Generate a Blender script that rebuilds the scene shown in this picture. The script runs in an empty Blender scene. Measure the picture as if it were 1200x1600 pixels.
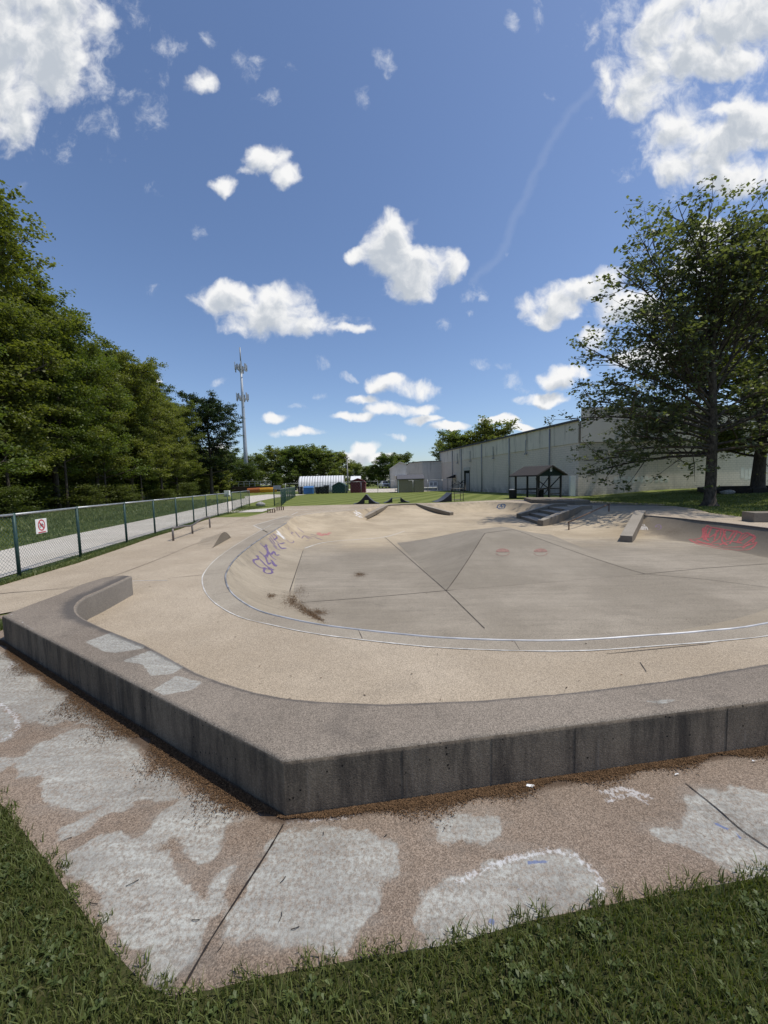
import bpy, math, random
import numpy as np
from mathutils import Vector, Matrix
from mathutils.geometry import delaunay_2d_cdt
from mathutils.bvhtree import BVHTree
R = math.radians
S = bpy.context.scene
COL = S.collection
rng = np.random.default_rng(7)
random.seed(7)

# ------------------------------------------------------------------ camera
FPX, ROLL, PITCH, HC = 600.0, 0.025, math.atan(47/600.0), 1.65
cam = bpy.data.cameras.new('camera'); camo = bpy.data.objects.new('camera', cam); COL.objects.link(camo)
cam.sensor_fit = 'VERTICAL'; cam.sensor_height = 24; cam.lens = 24*FPX/1600.0
cam.clip_start = 0.02; cam.clip_end = 6000
Fv = Vector((0, math.cos(PITCH), -math.sin(PITCH))); R0 = Vector((1,0,0)); U0 = Vector((0, math.sin(PITCH), math.cos(PITCH)))
Rv = R0*math.cos(ROLL) - U0*math.sin(ROLL); Uv = R0*math.sin(ROLL) + U0*math.cos(ROLL)
camo.matrix_world = Matrix(((Rv.x,Uv.x,-Fv.x,0),(Rv.y,Uv.y,-Fv.y,0),(Rv.z,Uv.z,-Fv.z,HC),(0,0,0,1)))
S.camera = camo

def ray(px, py):
    dx, dy = px-600, py-800
    a = dx*math.cos(ROLL)-dy*math.sin(ROLL); b = dx*math.sin(ROLL)+dy*math.cos(ROLL)
    return Vector((a, FPX*math.cos(PITCH)-b*math.sin(PITCH), -FPX*math.sin(PITCH)-b*math.cos(PITCH)))
def G(px, py, z=0.0):
    d = ray(px, py); t = (z-HC)/d.z
    return (d.x*t, d.y*t)
def GP(pts, z=0.0): return [G(a, b, z) for a, b in pts]
def atY(px, py, y):
    d = ray(px, py); t = y/d.y
    return (d.x*t, y, HC+d.z*t)

# ------------------------------------------------------------------ sun, sky
SUN_AZ, SUN_EL = R(93), R(64)
sdir = Vector((math.sin(SUN_AZ)*math.cos(SUN_EL), math.cos(SUN_AZ)*math.cos(SUN_EL), math.sin(SUN_EL)))
sl = bpy.data.lights.new('sun', 'SUN'); sl.energy = 3.6; sl.angle = R(0.53); sl.color = (1.0, 0.94, 0.84)
slo = bpy.data.objects.new('sun', sl); COL.objects.link(slo)
slo.rotation_euler = sdir.to_track_quat('Z', 'Y').to_euler()
S.view_settings.view_transform = 'Standard'; S.view_settings.look = 'None'; S.view_settings.gamma = 1
S.view_settings.exposure = 0.0

W = bpy.data.worlds.new('World'); S.world = W; W.use_nodes = True
wn, wl = W.node_tree.nodes, W.node_tree.links
wn.clear()

def nd(nodes, t, **kw):
    n = nodes.new(t)
    for k, v in kw.items():
        if k.startswith('i_'): n.inputs[int(k[2:])].default_value = v
        else: setattr(n, k, v)
    return n

# clouds as blobs (photo x, y, half width, half height) turned into directions
CLOUDS = [(40,50,120,95),(0,140,75,80),(122,36,50,55),(15,195,40,42),(85,110,60,55),(60,0,100,50),
 (347,287,28,17),(415,250,44,22),(450,272,22,18),(385,268,26,12),(400,240,22,16),
 (615,380,48,40),(665,412,62,38),(640,448,42,34),(565,403,28,14),(705,420,30,22),(620,358,26,18),(600,405,34,26),
 (352,470,44,30),(415,484,78,42),(485,508,72,22),(540,514,34,9),(375,455,26,20),(430,462,40,22),
 (500,567,17,11),(606,598,32,15),(650,607,54,15),(560,624,26,11),(625,640,60,14),(553,651,36,8),(650,657,38,8),
 (430,655,28,12),(458,678,46,9),(697,672,34,9),(620,681,22,6),(572,702,24,14),(560,716,24,12),(600,715,40,8),
 (785,658,28,8),(846,623,42,11),(812,671,24,8),(878,588,38,18),(905,580,30,14),
 (872,474,56,28),(845,498,34,18),(912,456,50,24),(958,438,34,26),(925,530,28,18),(985,480,60,30),(1020,560,60,20),
 (950,122,28,34),(1000,130,60,42),(1075,55,110,55),(1160,25,110,60),(985,160,30,22),(1055,95,60,36),(903,114,11,18),(1120,90,80,30),
 (1090,225,80,50),(1175,200,80,46),(1050,255,44,32),(1150,270,90,34),(1130,170,40,12),
 (788,388,7,9),(756,468,10,8),(733,489,12,7),(835,26,10,22),
 (345,596,13,7),(468,634,14,7),(330,62,16,20),(312,128,26,16),(345,700,30,12),(240,600,20,10),(1110,380,60,40),(1090,430,50,20)]
WISPS = [(165,196,36,24),(218,176,34,36),(385,106,26,24),(262,76,34,14),(205,150,24,14),(245,300,26,12),(950,42,22,46),(985,20,30,26),
 (920,60,12,24),(1075,160,34,22),(600,100,16,18),(450,105,12,12),(235,458,14,10),(316,365,10,12),(690,506,20,10),(800,590,24,14),
 (818,605,16,12),(570,150,10,20),(420,155,22,14),(1020,30,40,40),(795,38,8,14),(760,570,40,8),(735,460,24,14),(500,616,16,7),(545,590,14,6),
 (40,60,170,150),(1080,90,160,110),(1110,230,130,80)]
def blob_group(name, blobs):
    g = bpy.data.node_groups.new(name, 'ShaderNodeTree')
    g.interface.new_socket('V', in_out='INPUT', socket_type='NodeSocketVector')
    g.interface.new_socket('F', in_out='OUTPUT', socket_type='NodeSocketFloat')
    gi = g.nodes.new('NodeGroupInput'); go = g.nodes.new('NodeGroupOutput')
    prev = None
    for (x, y, rx, ry) in blobs:
        d = ray(x, y); u, v = d.x/d.y, d.z/d.y
        iu, iv = FPX/rx, FPX/ry
        ma = nd(g.nodes, 'ShaderNodeVectorMath', operation='MULTIPLY_ADD')
        ma.inputs[1].default_value = (iu, iv, 0); ma.inputs[2].default_value = (-u*iu, -v*iv, 0)
        g.links.new(gi.outputs[0], ma.inputs[0])
        dt = nd(g.nodes, 'ShaderNodeVectorMath', operation='DOT_PRODUCT')
        g.links.new(ma.outputs[0], dt.inputs[0]); g.links.new(ma.outputs[0], dt.inputs[1])
        if prev is None: prev = dt.outputs['Value']; continue
        m = nd(g.nodes, 'ShaderNodeMath', operation='SMOOTH_MIN'); m.inputs[2].default_value = 0.55
        g.links.new(prev, m.inputs[0]); g.links.new(dt.outputs['Value'], m.inputs[1]); prev = m.outputs[0]
    s = nd(g.nodes, 'ShaderNodeMath', operation='SUBTRACT', use_clamp=False); s.inputs[0].default_value = 1.0
    mn = nd(g.nodes, 'ShaderNodeMath', operation='MINIMUM'); mn.inputs[1].default_value = 3.0
    g.links.new(prev, mn.inputs[0]); g.links.new(mn.outputs[0], s.inputs[1]); g.links.new(s.outputs[0], go.inputs[0])
    return g
def wm(op, a, b=None, c=None, clamp=False):
    n = nd(wn, 'ShaderNodeMath', operation=op, use_clamp=clamp)
    for i, v in enumerate((a, b, c)):
        if v is None: continue
        if isinstance(v, (int, float)): n.inputs[i].default_value = v
        else: wl.new(v, n.inputs[i])
    return n.outputs[0]
def wss(v, lo, hi):
    n = nd(wn, 'ShaderNodeMapRange', interpolation_type='SMOOTHSTEP'); n.inputs[1].default_value = lo; n.inputs[2].default_value = hi
    wl.new(v, n.inputs[0]); return n.outputs[0]
tc = nd(wn, 'ShaderNodeTexCoord'); sp = nd(wn, 'ShaderNodeSeparateXYZ'); wl.new(tc.outputs['Generated'], sp.inputs[0])
yy = wm('MAXIMUM', sp.outputs[1], 0.05)
u = wm('DIVIDE', sp.outputs[0], yy); v = wm('DIVIDE', sp.outputs[2], yy)
uv = nd(wn, 'ShaderNodeCombineXYZ'); wl.new(u, uv.inputs[0]); wl.new(v, uv.inputs[1])
# domain warp
nw = nd(wn, 'ShaderNodeTexNoise', noise_dimensions='2D'); nw.inputs['Scale'].default_value = 9; nw.inputs['Detail'].default_value = 6
wl.new(uv.outputs[0], nw.inputs['Vector'])
wsub = nd(wn, 'ShaderNodeVectorMath', operation='SUBTRACT'); wsub.inputs[1].default_value = (.5,.5,.5); wl.new(nw.outputs['Color'], wsub.inputs[0])
wsc = nd(wn, 'ShaderNodeVectorMath', operation='SCALE'); wsc.inputs['Scale'].default_value = 0.06; wl.new(wsub.outputs[0], wsc.inputs[0])
wad = nd(wn, 'ShaderNodeVectorMath', operation='ADD'); wl.new(uv.outputs[0], wad.inputs[0]); wl.new(wsc.outputs[0], wad.inputs[1])
def wnoise(vec, scale, detail, rough, loc=(0,0,0), sc=(1,1,1)):
    mp = nd(wn, 'ShaderNodeMapping'); mp.inputs['Location'].default_value = loc; mp.inputs['Scale'].default_value = sc; wl.new(vec, mp.inputs[0])
    n = nd(wn, 'ShaderNodeTexNoise', noise_dimensions='2D'); n.inputs['Scale'].default_value = scale; n.inputs['Detail'].default_value = detail; n.inputs['Roughness'].default_value = rough
    wl.new(mp.outputs[0], n.inputs['Vector']); return n.outputs['Fac']
WISPS += [b for b in CLOUDS if b[2]<19]; CLOUDS = [b for b in CLOUDS if b[2]>=19]
gC = blob_group('cloud_field', CLOUDS); gW = blob_group('wisp_field', WISPS)
def field(g, vec):
    n = wn.new('ShaderNodeGroup'); n.node_tree = g; wl.new(vec, n.inputs[0]); return n.outputs[0]
fn = wnoise(wad.outputs[0], 11, 10, 0.56)
f0 = field(gC, wad.outputs[0])
dens = wm('ADD', wm('MULTIPLY', f0, 1.0), wm('MULTIPLY', wm('SUBTRACT', fn, 0.5), 2.9))
alpha = wss(dens, -0.12, 0.9)
up = nd(wn, 'ShaderNodeVectorMath', operation='ADD'); up.inputs[1].default_value = (0.012, 0.028, 0); wl.new(wad.outputs[0], up.inputs[0])
f1 = field(gC, up.outputs[0]); fn1 = wnoise(up.outputs[0], 11, 6, 0.56)
dens1 = wm('ADD', f1, wm('MULTIPLY', wm('SUBTRACT', fn1, 0.5), 3.0))
shade = wss(dens1, 0.2, 1.35)
fw = field(gW, wad.outputs[0])
fwn = wnoise(wad.outputs[0], 13, 9, 0.66, (3,1,0), (1.0,1.0,1))
wisp = wm('MULTIPLY', wss(wm('ADD', fw, wm('MULTIPLY', wm('SUBTRACT', fwn, 0.5), 6.5)), 0.15, 2.6), 0.6)
# thin contrail
cpts = [(640,270),(700,300)]
trail = None
for (x0,y0,x1,y1) in [(925,135,855,230),(855,230,820,310),(820,310,785,385),(785,385,745,440)]:
    a = ray(x0,y0); b = ray(x1,y1); ax, ay, bx_, by_ = a.x/a.y, a.z/a.y, b.x/b.y, b.z/b.y
    L = math.hypot(bx_-ax, by_-ay); tx, ty = (bx_-ax)/L, (by_-ay)/L
    s_ = nd(wn, 'ShaderNodeVectorMath', operation='SUBTRACT'); s_.inputs[1].default_value = (ax,ay,0); wl.new(wad.outputs[0], s_.inputs[0])
    al = nd(wn, 'ShaderNodeVectorMath', operation='DOT_PRODUCT'); al.inputs[1].default_value = (tx,ty,0); wl.new(s_.outputs[0], al.inputs[0])
    pe = nd(wn, 'ShaderNodeVectorMath', operation='DOT_PRODUCT'); pe.inputs[1].default_value = (-ty,tx,0); wl.new(s_.outputs[0], pe.inputs[0])
    al1 = wm('SUBTRACT', al.outputs['Value'], wm('MINIMUM', wm('MAXIMUM', al.outputs['Value'], 0.0), L))
    d2 = wm('SQRT', wm('ADD', wm('MULTIPLY', al1, al1), wm('MULTIPLY', pe.outputs['Value'], pe.outputs['Value'])))
    trail = d2 if trail is None else wm('MINIMUM', trail, d2)
tr = wm('MULTIPLY', wm('SUBTRACT', 1.0, wss(trail, 0.0, 0.016)), 0.06)
front = wss(sp.outputs[1], 0.06, 0.16)
allw = wm('MULTIPLY', wm('MAXIMUM', wisp, tr), front); alphaf = wm('MULTIPLY', alpha, front)
sky = nd(wn, 'ShaderNodeTexSky', sky_type='NISHITA', sun_disc=False)
sky.sun_elevation = SUN_EL; sky.sun_rotation = SUN_AZ; sky.air_density = 1.0; sky.dust_density = 0.9; sky.ozone_density = 1.4; sky.altitude = 200
skc = nd(wn, 'ShaderNodeVectorMath', operation='SCALE'); skc.inputs['Scale'].default_value = 1.0; wl.new(sky.outputs[0], skc.inputs[0])
gam = nd(wn, 'ShaderNodeMixRGB', blend_type='MULTIPLY'); gam.inputs[0].default_value = 1; gam.inputs[2].default_value = (0.83, 0.88, 0.985, 1); wl.new(skc.outputs[0], gam.inputs[1])
CW = 6.7
cc = nd(wn, 'ShaderNodeMixRGB'); cc.inputs[1].default_value = (CW, CW*1.0, CW*1.0, 1); cc.inputs[2].default_value = (CW*.56, CW*.61, CW*.68, 1); wl.new(shade, cc.inputs[0])
m1 = nd(wn, 'ShaderNodeMixRGB'); m1.inputs[2].default_value = (CW*.9, CW*.93, CW*.98, 1); wl.new(allw, m1.inputs[0]); wl.new(gam.outputs[0], m1.inputs[1])
m2 = nd(wn, 'ShaderNodeMixRGB'); wl.new(alphaf, m2.inputs[0]); wl.new(m1.outputs[0], m2.inputs[1]); wl.new(cc.outputs[0], m2.inputs[2])
bg = nd(wn, 'ShaderNodeBackground'); bg.inputs[1].default_value = 0.14; wl.new(m2.outputs[0], bg.inputs[0])
wo = nd(wn, 'ShaderNodeOutputWorld'); wl.new(bg.outputs[0], wo.inputs[0])
W.cycles.sampling_method = 'MANUAL'; W.cycles.sample_map_resolution = 512

# ------------------------------------------------------------------ helpers
def tag(o, label=None, cat=None, group=None, kind=None):
    if label: o['label'] = label
    if cat: o['category'] = cat
    if group: o['group'] = group
    if kind: o['kind'] = kind
    return o
def empty(name, loc=(0,0,0), rz=0.0, label=None, cat=None, group=None):
    o = bpy.data.objects.new(name, None); COL.objects.link(o); o.location = loc; o.rotation_euler = (0,0,rz)
    return tag(o, label, cat, group)
def link_mesh(me, name, mat, parent=None, world=False):
    if mat:
        for m in (mat if isinstance(mat, (list, tuple)) else [mat]): me.materials.append(m)
    o = bpy.data.objects.new(name, me); COL.objects.link(o)
    if parent:
        o.parent = parent
        if world: o.matrix_parent_inverse = parent.matrix_basis.inverted()
    return o
class MB:
    def __init__(s): s.v=[]; s.f=[]; s.m=[]
    def add(s, v, f, mi=0):
        n=len(s.v); s.v += [tuple(p) for p in v]; s.f += [tuple(i+n for i in q) for q in f]; s.m += [mi]*len(f); return s
    def box(s, c, d, rz=0.0, mi=0, tilt=None):
        hx,hy,hz = d[0]/2,d[1]/2,d[2]/2; M = Matrix.Rotation(rz,3,'Z')
        if tilt is not None: M = M @ tilt
        v=[M@Vector((x*hx,y*hy,z*hz))+Vector(c) for x,y,z in ((-1,-1,-1),(1,-1,-1),(1,1,-1),(-1,1,-1),(-1,-1,1),(1,-1,1),(1,1,1),(-1,1,1))]
        return s.add(v,[(0,3,2,1),(4,5,6,7),(0,1,5,4),(1,2,6,5),(2,3,7,6),(3,0,4,7)],mi)
    def tube(s, pts, r, n=8, cap=True, mi=0):
        pts=[Vector(p) for p in pts]; rs = r if isinstance(r,(list,tuple,np.ndarray)) else [r]*len(pts)
        rings=[]; prev=None
        for i,p in enumerate(pts):
            d=(pts[min(i+1,len(pts)-1)]-pts[max(i-1,0)]).normalized()
            if prev is None: a = d.orthogonal().normalized()
            else: a=(prev-d*prev.dot(d)).normalized()
            prev=a; b=d.cross(a)
            rings.append([p+(a*math.cos(2*math.pi*k/n)+b*math.sin(2*math.pi*k/n))*rs[i] for k in range(n)])
        v=[q for rg in rings for q in rg]; f=[]
        for i in range(len(pts)-1):
            for k in range(n):
                k2=(k+1)%n; f.append((i*n+k,i*n+k2,(i+1)*n+k2,(i+1)*n+k))
        if cap: f.append(tuple(range(n-1,-1,-1))); f.append(tuple((len(pts)-1)*n+k for k in range(n)))
        return s.add(v,f,mi)
    def prism(s, poly, z0, z1, mi=0, top=None):
        n=len(poly); v=[(x,y,z0) for x,y in poly]+[(x,y,z1) for x,y in poly]
        A=sum(poly[i][0]*poly[(i+1)%n][1]-poly[(i+1)%n][0]*poly[i][1] for i in range(n))
        f=[(i,(i+1)%n,(i+1)%n+n,i+n) for i in range(n)]+[tuple(range(n,2*n)),tuple(range(n-1,-1,-1))]
        if A<0: f=[tuple(reversed(q)) for q in f]
        return s.add(v,f,mi)
    def build(s, name, mat, parent=None, smooth=False, bevel=0, world=False):
        me=bpy.data.meshes.new(name); me.from_pydata(s.v,[],s.f); me.validate()
        o=link_mesh(me,name,mat,parent,world)
        for p,mi in zip(me.polygons,s.m): p.material_index=mi
        if smooth: me.polygons.foreach_set('use_smooth',[True]*len(me.polygons))
        if bevel:
            b=o.modifiers.new('b','BEVEL'); b.width=bevel; b.segments=2; b.limit_method='ANGLE'
        return o
def fastmesh(name, V, F, mat, parent=None, attrs=None, smooth=False):
    V=np.asarray(V,dtype=np.float32); F=np.asarray(F,dtype=np.int32); k=F.shape[1]
    me=bpy.data.meshes.new(name); me.vertices.add(len(V)); me.vertices.foreach_set('co',V.ravel())
    me.loops.add(F.size); me.loops.foreach_set('vertex_index',F.ravel())
    me.polygons.add(len(F)); me.polygons.foreach_set('loop_start',np.arange(0,F.size,k,dtype=np.int32))
    me.update(calc_edges=True)
    for nm,val in (attrs or {}).items():
        a=me.attributes.new(nm,'FLOAT','POINT'); a.data.foreach_set('value',np.asarray(val,dtype=np.float32))
    if smooth: me.polygons.foreach_set('use_smooth',[True]*len(me.polygons))
    return link_mesh(me,name,mat,parent)
def inpoly(P, poly):
    P=np.asarray(P); x,y=P[:,0],P[:,1]; c=np.zeros(len(P),bool); n=len(poly)
    for i in range(n):
        x0,y0=poly[i]; x1,y1=poly[(i+1)%n]
        m=((y0>y)!=(y1>y)); 
        with np.errstate(divide='ignore',invalid='ignore'):
            c^= m & (x < (x1-x0)*(y-y0)/((y1-y0) if y1!=y0 else 1e-12)+x0)
    return c
def pdist(P, poly, closed=True):
    P=np.asarray(P,dtype=float); D=np.full(len(P),1e9); n=len(poly)
    for i in range(n if closed else n-1):
        a=np.array(poly[i],float); b=np.array(poly[(i+1)%n],float); ab=b-a; L=max(ab@ab,1e-12)
        t=np.clip(((P-a)@ab)/L,0,1); D=np.minimum(D,np.hypot(*(P-a-t[:,None]*ab).T))
    return D
def sdf(P, poly): return np.where(inpoly(P,poly),1,-1)*pdist(P,poly)
def sheet(name, outer, holes, mat, z=0.0, pts=None, zf=None, attrs=None, parent=None, smooth=False, returnmesh=False):
    """Triangulated flat sheet (outer polygon minus holes) with optional inner points."""
    V=[Vector(p) for p in outer]; E=[(i,(i+1)%len(outer)) for i in range(len(outer))]
    for h in holes:
        n=len(V); V+=[Vector(p) for p in h]; E+=[(n+i,n+(i+1)%len(h)) for i in range(len(h))]
    if pts is not None and len(pts):
        P=np.asarray(pts); k=inpoly(P,outer)&(pdist(P,outer)>0.006)
        for h in holes: k&=~inpoly(P,h)&(pdist(P,h)>0.006)
        V+=[Vector(p) for p in P[k]]
    vs,es,fs,_,_,_=delaunay_2d_cdt(V,E,[],0,1e-5)
    A=np.array([tuple(q) for q in vs]); F=np.array(fs)
    C=A[F].mean(1); k=inpoly(C,outer)
    for h in holes: k&=~inpoly(C,h)
    F=F[k]
    a,b,c=A[F[:,0]],A[F[:,1]],A[F[:,2]]
    cr=(b[:,0]-a[:,0])*(c[:,1]-a[:,1])-(b[:,1]-a[:,1])*(c[:,0]-a[:,0])
    F[cr<0]=F[cr<0][:,::-1]; F=F[np.abs(cr)>1e-9]
    Z=np.full(len(A),z) if zf is None else zf(A)
    at={k2:fn_(A) for k2,fn_ in (attrs or {}).items()}
    return fastmesh(name,np.column_stack([A,Z]),F,mat,parent,at,smooth)
def grid(x0,x1,y0,y1,s,jit=0.2):
    gx,gy=np.meshgrid(np.arange(x0,x1,s),np.arange(y0,y1,s)); P=np.column_stack([gx.ravel(),gy.ravel()])
    return P+rng.uniform(-jit*s,jit*s,P.shape)
def offset(pts, d, closed=False):
    out=[]; n=len(pts)
    for i in range(n):
        a=Vector(pts[(i-1)%n] if closed or i>0 else pts[i]); b=Vector(pts[(i+1)%n] if closed or i<n-1 else pts[i])
        t=(b-a); t=t.normalized() if t.length>1e-9 else Vector((1,0)); out.append((pts[i][0]-t.y*d, pts[i][1]+t.x*d))
    return out
def smoothline(pts, per=6, closed=False):
    P=[Vector(p) for p in pts]; n=len(P); out=[]
    rngi=range(n if closed else n-1)
    for i in rngi:
        p0=P[(i-1)%n] if closed or i>0 else P[i]; p1=P[i]; p2=P[(i+1)%n]; p3=P[(i+2)%n] if closed or i<n-2 else p2
        for k in range(per):
            t=k/per; out.append(tuple(0.5*((2*p1)+(p2-p0)*t+(2*p0-5*p1+4*p2-p3)*t*t+(3*p1-p0-3*p2+p3)*t**3)))
    if not closed: out.append(tuple(P[-1]))
    return out
def ribbon(mb, pts, w, z=0.004, mi=0, jit=0.0):
    P=[Vector(p[:2]) for p in pts]; L=[];Rr=[]
    for i,p in enumerate(P):
        t=(P[min(i+1,len(P)-1)]-P[max(i-1,0)]); t=t.normalized() if t.length>0 else Vector((1,0)); nrm=Vector((-t.y,t.x))
        ww=w/2*(1+random.uniform(-jit,jit)); L.append(p+nrm*ww); Rr.append(p-nrm*ww)
    v=[(q.x,q.y,z) for q in L]+[(q.x,q.y,z) for q in Rr]; n=len(P)
    mb.add(v,[(n+i,n+i+1,i+1,i) for i in range(n-1)],mi)

# ------------------------------------------------------------------ materials
def newmat(name):
    m=bpy.data.materials.new(name); m.use_nodes=True; nt=m.node_tree; nt.nodes.clear()
    o=nt.nodes.new('ShaderNodeOutputMaterial'); b=nt.nodes.new('ShaderNodeBsdfPrincipled'); nt.links.new(b.outputs[0],o.inputs[0])
    return m,nt,b,o
class NB:
    """tiny node builder"""
    def __init__(s,nt): s.nt=nt; s.t=nt.nodes.new('ShaderNodeTexCoord'); s.co=s.t.outputs['Object']
    def mapv(s,sc,loc=(0,0,0),rot=(0,0,0),v=None):
        m=s.nt.nodes.new('ShaderNodeMapping'); m.inputs['Scale'].default_value=sc; m.inputs['Location'].default_value=loc; m.inputs['Rotation'].default_value=rot
        s.nt.links.new(v or s.co,m.inputs[0]); return m.outputs[0]
    def noise(s,scale,detail=4,rough=.55,v=None,col=False,dist=0):
        n=s.nt.nodes.new('ShaderNodeTexNoise'); n.inputs['Scale'].default_value=scale; n.inputs['Detail'].default_value=detail; n.inputs['Roughness'].default_value=rough; n.inputs['Distortion'].default_value=dist
        s.nt.links.new(v or s.co,n.inputs['Vector']); return n.outputs['Color' if col else 'Fac']
    def vor(s,scale,v=None,out='Color',feat='F1'):
        n=s.nt.nodes.new('ShaderNodeTexVoronoi'); n.feature=feat; n.inputs['Scale'].default_value=scale; s.nt.links.new(v or s.co,n.inputs['Vector']); return n.outputs[out]
    def ramp(s,f,a,b,lo=0.0,hi=1.0):
        n=s.nt.nodes.new('ShaderNodeMapRange'); n.interpolation_type='SMOOTHSTEP'; n.inputs[1].default_value=a; n.inputs[2].default_value=b; n.inputs[3].default_value=lo; n.inputs[4].default_value=hi
        s.nt.links.new(f,n.inputs[0]); return n.outputs[0]
    def math(s,op,a,b=None,clamp=False):
        n=s.nt.nodes.new('ShaderNodeMath'); n.operation=op; n.use_clamp=clamp
        for i,x in enumerate((a,b)):
            if x is None: continue
            if isinstance(x,(int,float)): n.inputs[i].default_value=x
            else: s.nt.links.new(x,n.inputs[i])
        return n.outputs[0]
    def mix(s,f,a,b,mode='MIX'):
        n=s.nt.nodes.new('ShaderNodeMixRGB'); n.blend_type=mode
        for i,x in enumerate((f,a,b)):
            if isinstance(x,(int,float)): n.inputs[i].default_value=x if i==0 else (x,x,x,1)
            elif isinstance(x,tuple): n.inputs[i].default_value=x+((1,) if len(x)==3 else ())
            else: s.nt.links.new(x,n.inputs[i])
        return n.outputs[0]
    def attr(s,name):
        n=s.nt.nodes.new('ShaderNodeAttribute'); n.attribute_name=name; return n.outputs['Fac']
    def bump(s,h,strength,dist,b):
        n=s.nt.nodes.new('ShaderNodeBump'); n.inputs['Strength'].default_value=strength; n.inputs['Distance'].default_value=dist
        s.nt.links.new(h,n.inputs['Height']); s.nt.links.new(n.outputs[0],b.inputs['Normal'])
def sat(c,k): return tuple(x*k for x in c)
def plain(name, col, rough=.6, metal=0.0, var=.18, scale=8.0, bump=0.0, spec=.3):
    m,nt,b,o=newmat(name); q=NB(nt); n=q.noise(scale,5,.6)
    c=q.mix(q.ramp(n,.3,.7),sat(col,1-var),sat(col,1+var)); nt.links.new(c,b.inputs['Base Color'])
    b.inputs['Roughness'].default_value=rough; b.inputs['Metallic'].default_value=metal; b.inputs['Specular IOR Level'].default_value=spec
    if bump: q.bump(q.noise(scale*8,4),bump,.01,b)
    return m
def concrete(name, c1, c2, speck=.5, agg=150.0, paint=False, stain=(.10,.085,.07), stainamt=.35, bump=.35, streak=False, brush=0.0, soft=1.0, far_bright_tan=None, wall_dark=False):
    m,nt,b,o=newmat(name); q=NB(nt)
    big=q.noise(.45,5,.6); mid=q.noise(2.6,6,.65); fine=q.noise(95,3,.6)
    c=q.mix(q.ramp(big,.35,.68),c1,c2)
    c=q.mix(q.ramp(mid,.40,.75,0,.40),c,sat(c2,.72))
    if far_bright_tan:  # far concrete tan; part of its brightness is camera tone put into colour
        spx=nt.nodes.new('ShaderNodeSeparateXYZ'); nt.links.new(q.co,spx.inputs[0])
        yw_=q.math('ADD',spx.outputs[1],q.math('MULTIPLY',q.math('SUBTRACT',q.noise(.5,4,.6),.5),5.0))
        c=q.mix(q.ramp(yw_,11.0,15.5),c,q.mix(q.ramp(big,.35,.68),far_bright_tan[0],far_bright_tan[1]))
        if wall_dark:  # right wall darkened, banks patchily darker towards the lip
            wx=q.ramp(q.math('ADD',spx.outputs[0],q.math('MULTIPLY',q.math('SUBTRACT',q.noise(1.5,6,.7),.5),1.2)),9.6,10.3); wy=q.ramp(spx.outputs[1],15.0,16.2,1,0)
            c=q.mix(q.math('MULTIPLY',q.math('MULTIPLY',wx,wy),.72),c,(.10,.088,.075))
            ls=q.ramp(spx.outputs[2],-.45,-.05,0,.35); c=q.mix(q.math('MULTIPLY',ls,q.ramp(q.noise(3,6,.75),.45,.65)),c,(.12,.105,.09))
    st=q.noise(1.1,7,.7,v=q.mapv((1,1.6,1),(5,2,1)))
    c=q.mix(q.ramp(st,.56,.78,0,stainamt),c,stain)
    if brush:   # sweeping tyre and trowel marks
        bn=q.noise(3.0,6,.7,v=q.mapv((.25,2.4,1),(0,0,0),(0,0,.5)))
        c=q.mix(q.ramp(bn,.42,.72,0,brush),c,sat(c1,.6))
    dk=q.vor(agg); hs=nt.nodes.new('ShaderNodeSeparateColor'); nt.links.new(dk,hs.inputs[0])
    val=q.ramp(hs.outputs[0],.0,1.0,1-speck*.75,1+speck*.55)
    g=nt.nodes.new('ShaderNodeCombineColor'); [nt.links.new(val,g.inputs[i]) for i in range(3)]
    c=q.mix(1.0,c,g.outputs[0],'MULTIPLY')
    pop=q.math('MULTIPLY',q.ramp(hs.outputs[1],.86,.93),.45*speck)
    c=q.mix(pop,c,(.62,.52,.42))
    c=q.mix(q.ramp(fine,.55,.8,0,.25*speck),c,sat(c1,.35))
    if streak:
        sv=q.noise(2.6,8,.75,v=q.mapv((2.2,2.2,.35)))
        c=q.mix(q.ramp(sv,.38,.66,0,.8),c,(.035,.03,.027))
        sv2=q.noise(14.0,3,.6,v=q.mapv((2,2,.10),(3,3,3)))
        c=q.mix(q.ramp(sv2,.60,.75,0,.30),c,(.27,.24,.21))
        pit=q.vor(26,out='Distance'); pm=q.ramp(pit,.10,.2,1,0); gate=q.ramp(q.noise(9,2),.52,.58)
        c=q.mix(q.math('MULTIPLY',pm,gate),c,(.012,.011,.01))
    if paint:
        wn_=q.noise(7,8,.72); wf=q.noise(60,4,.75); edge=q.math('ADD',q.math('MULTIPLY',q.noise(24,7,.75),.55),q.math('MULTIPLY',q.noise(6,4,.6),.45)); sc_=q.noise(6,8,.72,v=q.mapv((.5,4.2,1),(0,0,0),(0,0,.75),v=q.mapv((1,1,1),v=q.mix(.12,q.co,q.noise(1.3,3,.6,col=True),'ADD'))))
        pmk=q.math('ADD',q.attr('paint'),q.math('MULTIPLY',q.math('SUBTRACT',edge,.5),1.1))
        pm=q.ramp(pmk,.36,.68); wear=q.math('MULTIPLY',q.ramp(wf,.38,.62,.30,1.0),q.ramp(sc_,.36,.52,1.0,.82))
        pc=q.mix(q.ramp(sc_,.40,.63),(.47,.475,.43),(.37,.375,.345))
        pc=q.mix(q.ramp(wn_,.55,.75,0,.5),pc,(.26,.27,.27))
        pv_=q.noise(1.3,9,.72,v=q.mapv((1,1,1),(2,7,3))); pc=q.mix(q.ramp(pv_,.42,.66,0,.75),pc,(.27,.27,.25))
        pc=q.mix(q.ramp(q.noise(30,5,.8),.55,.72,0,.3),pc,(.54,.54,.50))
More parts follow.
